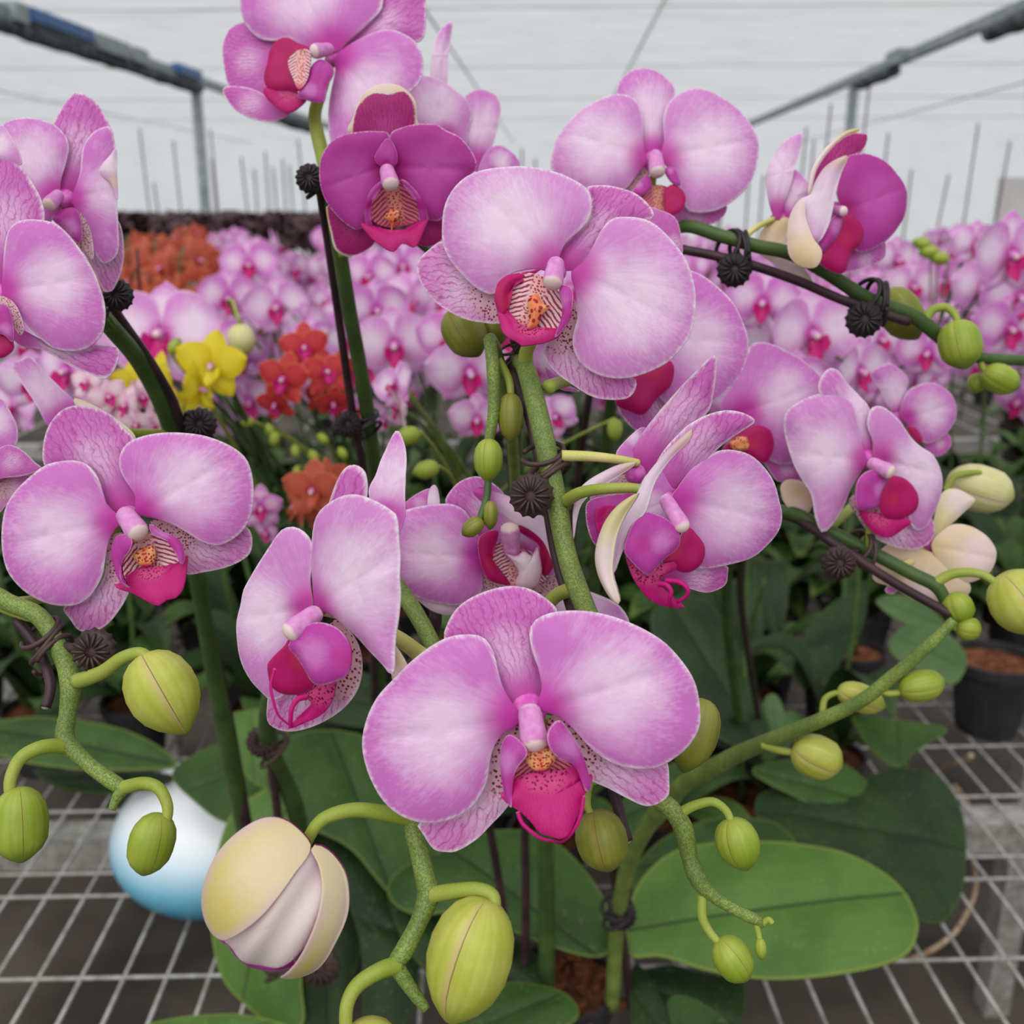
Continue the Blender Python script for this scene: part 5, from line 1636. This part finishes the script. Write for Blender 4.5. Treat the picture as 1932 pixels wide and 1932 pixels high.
def small_flower_mesh(name, mats, seed, kind='moth'):
    """mats: petal, sepal, lip, column"""
    g = random.Random(seed)
    mb = MB()
    rad = math.radians
    if kind == 'moth':
        for a in (90, -128, -52):
            blade(mb, rad(a + g.uniform(-4, 4)), 0.40, 0.17, -0.03, g.uniform(-.10, .03), 1)
        for a in (14, 166):
            blade(mb, rad(a + g.uniform(-5, 5)), 0.46, 0.30, 0.0, g.uniform(-.10, .10), 0, back=g.uniform(-.05, .08))
        lw = 1.0
    else:
        for a in (90, -130, -50):
            blade(mb, rad(a + g.uniform(-5, 5)), 0.44, 0.17, -0.03, g.uniform(-.10, .10), 1)
        for a in (22, 158):
            blade(mb, rad(a + g.uniform(-5, 5)), 0.45, 0.22, 0.0, g.uniform(-.05, .15), 0)
        lw = 1.1
    for s in (-1, 1):
        i = len(mb.v)
        pts = [(0.03, -0.04, 0.04), (0.10, 0.0, 0.12), (0.115, -0.08, 0.16), (0.08, -0.15, 0.15), (0.03, -0.12, 0.07)]
        for p in pts:
            mb.add((p[0] * s * lw, p[1], p[2]), (0.6, 0.1, 0.2))
        mb.face([i + q for q in ((0, 1, 2, 3, 4) if s < 0 else (4, 3, 2, 1, 0))], 2)
    blade(mb, rad(-90), 0.20, 0.085, 0.06, 0.12, 2, b0=0.06, nt=4, nsx=4)
    k = len(mb.v)
    mb.lathe((0, 0.01, 0.02), (0, -0.35, 1), [(0, .035), (.05, .042), (.1, .036), (.12, .01)], 8, 3)
    me = mb.mesh(name, mats, (0, 0, 0))
    return me


def fm(key, name, deep, pale, edge, base):
    M[key] = petal_mat(name, deep, pale, edge, base, streak=0.5, edgew=0.06)


fm('y', 'petal_yellow', srgb(232, 206, 20), srgb(238, 222, 60), srgb(228, 210, 60), srgb(210, 190, 30))
fm('r', 'petal_red', srgb(196, 44, 56), srgb(208, 66, 70), srgb(226, 140, 80), srgb(190, 30, 90))
fm('o', 'petal_orange', srgb(190, 78, 58), srgb(202, 98, 74), srgb(222, 146, 100), srgb(186, 56, 62))
fm('w', 'petal_white_pink', srgb(232, 180, 206), srgb(244, 220, 226), srgb(240, 190, 220), srgb(220, 110, 170))
fm('v', 'petal_violet_white', srgb(206, 90, 190), srgb(236, 190, 226), srgb(240, 214, 232), srgb(200, 60, 150))
MOTH = [small_flower_mesh('small_flower_%d' % i, [M['petal'], M['petal'], M['lip'], M['column']], 50 + i) for i in range(3)] + \
       [small_flower_mesh('small_flower_pale_%d' % i, [M['petal_pale'], M['petal'], M['lip'], M['column']], 80 + i) for i in range(3)]
MULTI = {c: [small_flower_mesh('multi_flower_%s_%d' % (c, i), [M[c], M[c], M['lip'] if c in 'rvw' else M[c], M['column']], 90 + i, 'multi') for i in range(2)] for c in 'yrowv'}


def facing(yaw, pitch, roll):
    """rotation that turns flower space (z out, y up) to face -Y, then yaw/pitch/roll in degrees"""
    z = Vector((math.sin(math.radians(yaw)) * math.cos(math.radians(pitch)), -math.cos(math.radians(yaw)) * math.cos(math.radians(pitch)), math.sin(math.radians(pitch))))
    up = Vector((0, 0, 1))
    x = up.cross(z).normalized()
    y = z.cross(x)
    m = Matrix((x, y, z)).transposed()
    return (m @ Matrix.Rotation(math.radians(roll), 3, 'Z')).to_euler()


def put_mesh(name, me, parent, world, rot, scale):
    o = bpy.data.objects.new(name, me)
    COL.objects.link(o)
    setp(o, parent, world)
    o.rotation_euler = rot
    o.scale = (scale, scale, scale)
    return o


kk = pot_mb(Vector((0, 0, 0)), 0.05, 0.105)
POT = kk.mesh('small_pot', [M['pot_black'], M['bark']], (0, 0, 0), False)
POTS = [WLOC[p.name].xy.copy() for p in (plantA, plantB, plantE, plantF, plantG, plantI)]
POTS += [cb.xy + Vector((0.10 * math.cos(a), 0.10 * math.sin(a))) for a in (0, 1, 2, 3, 4, 5, 6)]


def mid_plant(base, label, flowers, sets, buds=(), rs=0.003, mat='spike_dark', group=None):
    """flowers: (px, py, d, width px, yaw, pitch, roll)"""
    ps = [P(f[0], f[1], f[2]) for f in flowers]
    mx = sum(f[0] for f in flowers) / len(flowers)
    my = sum(p.y for p in ps) / len(ps)
    base = Vector((sum(p.x for p in ps) / len(ps), max(my + 0.06, 1.52 if mx < 460 or mx > 1650 else 1.18), BZ + 0.10))
    for _ in range(40):
        near = [q for q in POTS if (q - base.xy).length < 0.118]
        if not near:
            break
        base += Vector((0.012, 0.03, 0))
    POTS.append(base.xy.copy())
    e = empty('potted_orchid', base)
    tag(e, label, 'orchid', group)
    o = bpy.data.objects.new('plant_pot', POT)
    COL.objects.link(o)
    o.location = (base.x, base.y, BZ + 0.006)
    tag(o, 'small black pot of the ' + ' '.join(label.split()[:10]), 'pot')
    pts = []
    for i, (px, py, d, wp, ya_, pi_, ro) in enumerate(flowers):
        w_ = P(px, py, d)
        put_mesh('flower', sets[i % len(sets)], e, w_, facing(ya_, pi_, ro), 1.15 * wp * d / FPX)
        pts.append((px, py, d))
    top = min(flowers, key=lambda f: f[1])
    t = P(top[0], top[1], top[2]) + Vector((0, 0.02, 0.0))
    k = MB()
    k.tube([base, base.lerp(t, 0.5) + Vector((0.0, 0.03, 0.05)), t], rs, 7, 6)
    for i, (px, py, d, wp, *_x) in enumerate(flowers):
        f = P(px, py, d) + Vector((0, 0.006, 0))
        q = base.lerp(t, 0.62 + 0.36 * i / len(flowers)) + Vector((0, 0.03, 0.03)) * (0.6 * (1 - i / len(flowers)))
        k.tube([q, q.lerp(f, 0.5) + Vector((0, 0.01, 0.012)), f], rs * 0.55, 5, 4)
    k.build('flower_spike', M[mat], e)
    for (px, py, d, wp, ang) in buds:
        A = P(px, py, d)
        ax = (RT * math.cos(math.radians(ang)) + UP * math.sin(math.radians(ang)))
        k = MB()
        r = wp / 2 * d / FPX
        k.lathe(A, ax, [(t_ * r * 2.9, q_ * r) for t_, q_ in BUDP], 12)
        q = base.lerp(t, 0.7)
        k.build('bud', M['bud_green'], e)
        k = MB()
        k.tube([A, A.lerp(q, 0.4) + Vector((0, 0, 0.01)), q], rs * 0.45, 5, 4)
        k.build('pedicel', M['pedicel'], e)
    return e


def low(px, py):
    return PZ(px, py, BZ + 0.11)


mid_plant(low(560, 1080), 'small orchid with clustered coral red flowers behind the pink orchids', [
    (575, 655, 1.0, 92, 5, 10, 5), (535, 715, 0.99, 100, -10, 5, -10), (520, 762, 1.0, 76, -20, -20, 10), (615, 702, 1.0, 92, 30, 20, 0), (652, 705, 1.02, 84, 40, -10, 20),
    (628, 760, 1.0, 70, 20, -30, 0), (655, 775, 1.01, 62, -30, -10, 40), (600, 740, 1.03, 70, 60, 0, 10), (560, 690, 1.03, 70, -50, 10, 0)], MULTI['r'], [
    (505, 800, .99, 18, -70), (520, 815, .98, 20, -100), (555, 840, .99, 18, -80), (585, 850, 1.0, 20, -60), (560, 880, .98, 16, -90), (600, 820, 1.0, 18, -40), (640, 845, 1.0, 18, -60), (480, 795, 1.0, 18, 190)], rs=0.0028)
mid_plant(low(600, 1180), 'small orchid with orange flowers low among the leaves', [
    (590, 925, .92, 112, -5, 5, 0), (560, 955, .95, 90, -60, 0, 10), (625, 905, .96, 80, 50, 10, 0), (608, 975, .95, 70, 10, -20, 0)], MULTI['o'], rs=0.0028)
mid_plant(low(480, 1200), 'small violet orchid with white centre beside the orange one', [(492, 958, .93, 82, 10, 0, 0), (505, 1005, .95, 60, -30, -10, 0)], MULTI['v'], rs=0.0025)
mid_plant(low(370, 1150), 'small orchid with bright yellow flowers behind the bent stem', [
    (398, 690, .86, 128, 10, 5, -10), (375, 735, .86, 110, 78, 0, 0), (300, 715, .90, 96, -30, 0, 0), (250, 722, .92, 80, 20, 10, 0), (330, 760, .92, 60, 60, 0, 0)], MULTI['y'], [(322, 668, .9, 24, 60), (336, 672, .9, 18, 20)], rs=0.0028)
mid_plant(low(250, 1180), 'small orchid with pale pink flecked flowers beside the bent stem', [
    (165, 722, .74, 66, -10, 20, 0), (205, 748, .74, 72, 20, 10, 20), (240, 765, .74, 74, -30, 10, 0), (268, 748, .75, 66, 30, 0, 0), (258, 800, .74, 66, 0, -10, 10), (285, 802, .75, 60, 40, 0, 0), (222, 800, .75, 62, -20, 0, 0), (180, 770, .76, 60, 10, 0, 0)], MULTI['w'], rs=0.002)
mid_plant(low(840, 1150), 'orchid with a white and pink opening flower above hanging green buds', [
    (748, 725, .80, 96, -50, 20, 20), (752, 770, .80, 92, -70, -10, 60), (725, 790, .82, 60, -20, -40, 0)], [MOTH[3], MULTI['w'][0]], [(792, 815, .70, 36, 200), (828, 880, .70, 36, 195), (1160, 790, .7, 30, -90)], rs=0.003, mat='spike')
g5 = [MOTH[0], MOTH[3], MOTH[1], MOTH[4], MOTH[2], MOTH[5]]
mid_plant(low(330, 900), 'pink orchid with broad pale petals behind the bent dark stem', [
    (305, 632, 1.0, 215, 0, 20, 0), (240, 640, 1.05, 150, -30, 0, 0), (330, 690, 1.1, 120, 20, -10, 0), (130, 700, 0.9, 150, -20, 10, 0), (60, 720, 0.95, 120, 10, 0, 0)], g5[1:])
mid_plant(low(520, 950), 'pink orchid with two red-lipped flowers side by side behind the yellow ones', [
    (432, 562, 1.7, 108, 8, 0, 0), (525, 578, 1.7, 118, -8, 0, 5), (470, 500, 1.8, 100, 10, 10, 0), (575, 610, 1.65, 80, 40, 0, 0), (590, 640, 1.5, 86, 0, 0, 0)], g5, [])
mid_plant(low(760, 900), 'pale pink orchid behind the two straight stems', [
    (710, 585, 1.4, 118, 20, 0, 0), (745, 650, 1.15, 150, 0, 0, 5), (700, 520, 1.6, 100, -20, 0, 0), (780, 560, 1.5, 110, -10, 10, 0), (760, 500, 1.7, 96, 10, 0, 0), (660, 640, 1.4, 90, 20, 0, 0), (830, 560, 1.5, 110, 20, 0, 0)], g5[2:] + g5[:2])
mid_plant(low(880, 1000), 'pink orchid showing red lips under the pale upper flower', [
    (885, 700, 0.95, 150, 15, -10, 0), (850, 640, 1.1, 130, -10, 0, 0), (1050, 785, 0.85, 86, -20, 0, 40), (900, 790, 0.95, 100, 0, -10, 0)], g5[3:])
mid_plant(low(1500, 950), 'pink orchid with wide pale flowers under the clipped arch', [
    (1440, 570, 1.0, 130, -20, 0, 0), (1530, 630, 0.95, 180, 15, 5, 0), (1600, 650, 1.0, 130, 40, 0, 0), (1470, 640, 1.05, 140, 0, 0, 10), (1590, 590, 1.1, 110, -10, 0, 0), (1660, 640, 1.05, 100, 20, 0, 0), (1450, 530, 1.2, 80, 30, -10, 0), (1620, 700, .9, 130, 30, 0, 0), (1500, 720, .9, 120, 0, 0, 0)], g5)
mid_plant(low(1760, 1000), 'pink orchid with a small flower in profile beneath the green buds', [
    (1752, 665, 1.0, 110, -35, -5, 0), (1720, 540, 1.4, 100, 10, 0, 0), (1780, 530, 1.5, 100, -10, 0, 0), (1690, 490, 1.6, 90, 20, 0, 0), (1760, 720, 1.1, 70, 20, -20, 0)], g5[2:] + g5[:2])
mid_plant(low(1900, 900), 'pale pink orchid with rounded petals at the bench edge', [
    (1905, 480, 1.0, 165, 10, 0, 0), (1925, 560, 1.1, 140, -10, 0, 0), (1850, 540, 1.2, 120, 20, 0, 0), (1905, 620, 1.1, 130, 0, 0, 0), (1840, 460, 1.4, 90, 0, 0, 0)], g5[1:] + g5[:1], [(1755, 462, 1.3, 24, 170), (1770, 475, 1.3, 26, 180), (1790, 490, 1.3, 26, 170)])

# generic leaf, pot and arching spike
def leaf_mesh(name, L, W, rise, droop, mats):
    k = MB()
    rows = []
    nt, nsx = 10, 6
    for i in range(nt + 1):
        t = i / nt
        wdt = W / 2 * max(0.06, math.sin(math.pi * min(1, 0.12 + t * 0.88)) ** 0.55 if t < 0.999 else 0.1)
        row = []
        for j in range(nsx + 1):
            s = -1 + 2 * j / nsx
            row.append(k.add((s * wdt, t * L * (1 - 0.12 * t), rise * math.sin(t * 1.9) * L - droop * t * t * L + abs(s) * wdt * 0.35), (t, s * wdt / L, min(1 - abs(s), 1 - t) * wdt / L)))
        rows.append(row)
    for i in range(nt):
        for j in range(nsx):
            k.face([rows[i][j], rows[i][j + 1], rows[i + 1][j + 1], rows[i + 1][j]])
    top = len(k.v)
    for p, c_ in list(zip(k.v, k.pc)):
        k.add(p - Vector((0, 0, 0.002)), c_)
    for f in list(k.f):
        k.face([q + top for q in f[::-1]], 0)
    return k.mesh(name, mats, (0, 0, 0))


LEAVES = [leaf_mesh('orchid_leaf_%d' % i, L, W, r, d, [M[m]]) for i, (L, W, r, d, m) in enumerate(((.20, .075, .45, .45, 'leaf'), (.24, .08, .35, .30, 'leaf_dark'), (.18, .07, .6, .3, 'leaf'), (.22, .075, .8, .35, 'leaf_dark'), (.17, .06, .5, .6, 'leaf_grey')))]
kk = MB()
kk.tube([(0, 0, 0.0), (0, 0, 0.62)], 0.0026, 6, 1)
STK = kk.mesh('thin_stake', [M['stake']], (0, 0, 0))


def rosette(e, n, g, sc=1.0):
    for i in range(n):
        o = bpy.data.objects.new('leaf', g.choice(LEAVES))
        COL.objects.link(o)
        o.parent = e
        o.location = (0, 0, 0.105)
        o.rotation_euler = (g.uniform(-.15, .35), 0, i * 6.28 / n + g.uniform(-.4, .4))
        s_ = sc * g.uniform(.8, 1.15)
        o.scale = (s_, s_, s_)


def pot_for(e, lab, grp, w_):
    o = bpy.data.objects.new('plant_pot', POT)
    COL.objects.link(o)
    o.location = w_
    tag(o, lab, 'pot', grp)


# leafy plants without open flowers between the large orchids
g = random.Random(11)
for j in range(10):
    for i in range(21):
        x, y = -1.45 + i * 0.155 + (j % 2) * 0.09 + g.uniform(-.03, .03), 1.12 + j * 0.17 + g.uniform(-.02, .02)
        w_ = B(x, y, BZ + 0.006)
        px, py = px_of(w_ + Vector((0, 0, 0.12)))
        if py > 1480 and (px < 560 or px > 1600) or px < -150 or px > 2080 or (px > 1760 and py > 1180) or (px < 430 and py > 1330):
            continue
        if py > 1660 or any((q - w_.xy).length < 0.10 for q in POTS):
            continue
        POTS.append(w_.xy.copy())
        e = empty('potted_orchid', w_)
        tag(e, 'leafy orchid plant without open flowers among the large orchid pots', 'orchid', 'leafy orchids between the large plants')
        rosette(e, g.choice((5, 6, 6)), g, g.uniform(.75, 1.0))
        if g.random() < 0.6 and y < 1.8:
            k = MB()
            hh = g.uniform(.2, .38)
            k.tube([w_ + Vector((0, 0, .1)), w_ + Vector((g.uniform(-.02, .02), 0, .1 + hh * .5)), w_ + Vector((g.uniform(-.04, .04), g.uniform(-.03, .03), .1 + hh))], [.004, .0035, .003], 7, 5)
            k.build('flower_spike', M['spike_dark'], e)
        pot_for(e, 'small black pot of a leafy orchid without open flowers', 'pots of the leafy orchids', w_)

# flowering rows
def spike_variant(seed, h, reach):
    g = random.Random(seed)
    pts = [Vector((0, 0, .10)), Vector((.01, .03, .32)), Vector((0, .04, .52)), Vector((0, .0, h)), Vector((0, -reach * .5, h + .03)), Vector((0, -reach, h - .06)), Vector((0, -reach * 1.15, h - .14))]
    k = MB()
    k.tube(pts, [.0045, .004, .004, .0038, .0035, .003, .002], 7, 5)
    fl = []
    nf = 9
    for i in range(nf):
        t = i / (nf - 1)
        q = pts[2].lerp(pts[3], t / 0.4) if t < 0.4 else (pts[3].lerp(pts[4], (t - .4) / .3) if t < .7 else pts[4].lerp(pts[5], (t - .7) / .3))
        side = 1 if i % 2 else -1
        f = q + Vector((side * 0.042, -0.045 - 0.01 * g.random(), -0.015 - 0.02 * g.random()))
        k.tube([q, q.lerp(f, .5) + Vector((0, 0, .01)), f], .0018, 5, 3)
        fl.append((f, facing(side * g.uniform(-10, 60), g.uniform(-25, 15), g.uniform(-18, 18)), g.uniform(.112, .13)))
    return k.mesh('arching_spike_%d' % seed, [M['spike_dark']], (0, 0, 0)), fl


SPK = [spike_variant(3, .66, .20), spike_variant(4, .72, .22), spike_variant(5, .62, .16)]


def row_plant(w_, label, group, meshes, rot, g, leaves=True, sc=1.0):
    e = bpy.data.objects.new('potted_orchid', None)
    COL.objects.link(e)
    e.location = w_
    e.rotation_euler = (0, 0, rot)
    e.scale = (sc, sc, sc)
    tag(e, label, 'orchid', group)
    me, fl = g.choice(SPK)
    o = bpy.data.objects.new('flower_spike', me)
    COL.objects.link(o)
    o.parent = e
    for f, r, s_ in fl:
        o = bpy.data.objects.new('flower', g.choice(meshes))
        COL.objects.link(o)
        o.parent = e
        o.location = f
        o.rotation_euler = r
        o.scale = (s_, s_, s_)
    if leaves:
        rosette(e, 4, g, .9)
    pot_for(e, 'small black pot in the flowering rows' + (' of ' + group.split(' ')[0] + ' orchids'), group + ', pots', w_)
    return e


g = random.Random(23)
y = 1.8
nplants = 0
while y < 4.9:
    halfw = y * 0.52 + 0.45
    step = 0.22 + 0.012 * y
    x = -halfw + g.uniform(0, step)
    while x < halfw:
        w_ = B(x + g.uniform(-.04, .04), y + g.uniform(-.06, .06), BZ + 0.006)
        px, py = px_of(w_ + Vector((0, 0, .65)))
        orange = px < 445 and y > 2.1
        gap = False
        if not orange and not gap:
            row_plant(w_, 'pink orchid in the dense flowering rows behind the large orchids', 'pink orchids in the flowering rows', MOTH, g.uniform(-.9, .9), g, y < 3.6, g.uniform(.94, 1.05))
            nplants += 1
        x += step
    y += 0.30 + 0.05 * y
for i in range(40):
    px = 215 + g.uniform(0, 270)
    yy = g.uniform(2.4, 5.4)
    q = P(px, 470, yy)
    w_ = Vector((q.x, q.y, BZ + 0.006))
    row_plant(w_, 'orange orchid in the far row before the dark plants', 'orange orchids in the far row', MULTI['o'], g.uniform(-.4, .4), g, False, g.uniform(.92, 1.0))
print('row plants', nplants)

# far dark plants
def dark_mesh(seed):
    g = random.Random(seed)
    k = MB()
    k.tube([(0, 0, 0), (0, 0, .62)], .008, 5, 1)
    for i in range(70):
        c = Vector((g.gauss(0, .075), g.gauss(0, .075), g.uniform(.50, .79)))
        a = Vector((g.gauss(0, 1), g.gauss(0, 1), g.gauss(.2, .6))).normalized()
        b = a.orthogonal().normalized()
        l = g.uniform(.05, .09)
        j = len(k.v)
        for p in (c - a * l, c + b * l * .4, c + a * l, c - b * l * .4):
            k.add(p)
        k.face([j, j + 1, j + 2, j + 3])
    return k.mesh('dark_clump_%d' % seed, [M['dark_plant']], (0, 0, 0), False)


DK = [dark_mesh(i) for i in range(4)]
for i in range(56):
    px = 190 + (i % 28) * 26 + g.uniform(-8, 8)
    q = P(px, 430, 8.4 + (i // 28) * 0.45)
    o = bpy.data.objects.new('dark_plant', DK[i % 4])
    COL.objects.link(o)
    o.location = (q.x, q.y, BZ + 0.004)
    o.rotation_euler = (0, 0, g.uniform(0, 6))
    tag(o, 'dark maroon leafy plant in the far row under the white wall', 'plant', 'dark maroon plants in the far row')
# thin stakes that stand above the rows
for px, py, d, lean in ((263, 242, 4.6, -.03), (327, 266, 4.8, -.02), (397, 244, 4.6, -.02), (455, 296, 5.0, -.05), (500, 285, 5.2, -.01), (533, 300, 5.2, -.01), (546, 312, 5.4, -.02), (562, 262, 4.2, -.06), (290, 345, 5.2, -.06),
                        (480, 320, 5.4, 0), (515, 315, 5.6, -.02), (985, 280, 5.2, .01), (1010, 300, 5.5, 0), (1568, 196, 3.6, .03), (1522, 240, 4.0, .03), (1536, 265, 4.2, .02), (1676, 250, 4.2, .01), (1846, 232, 3.7, .03),
                        (1906, 266, 3.9, .06), (1640, 165, 3.4, .03), (1790, 330, 4.3, .10), (1440, 330, 4.6, .01), (1412, 345, 4.8, 0), (1470, 310, 4.4, .01), (400, 300, 6.0, 0), (1720, 320, 4.8, .02)):
    t = P(px, py, d)
    bt = Vector((t.x - lean, t.y, BZ + 0.004))
    k = MB()
    k.tube([bt, t], .0042 * d / 4.5, 6, 1)
    tag(k.build('thin_stake', M['stake']), 'tall thin dark stake rising above the flowering rows', 'stake', 'thin stakes above the flowering rows')

k = MB()
A_ = P(452, 612, 1.0)
k.lathe(A_, Vector((0.1, -0.2, -1)), [(t * 0.032, q * 0.0135) for t, q in BUDP], 16)
pe = bpy.data.objects['potted_orchid.007']
k.build('bud', M['bud_pale'], pe)
k = MB()
k.tube([A_, A_ + Vector((-0.01, 0.02, 0.02)), A_ + Vector((-0.03, 0.08, 0.01)), A_ + Vector((-0.03, 0.2, -0.05))], 0.0018, 5, 4)
k.build('pedicel', M['pedicel'], pe)
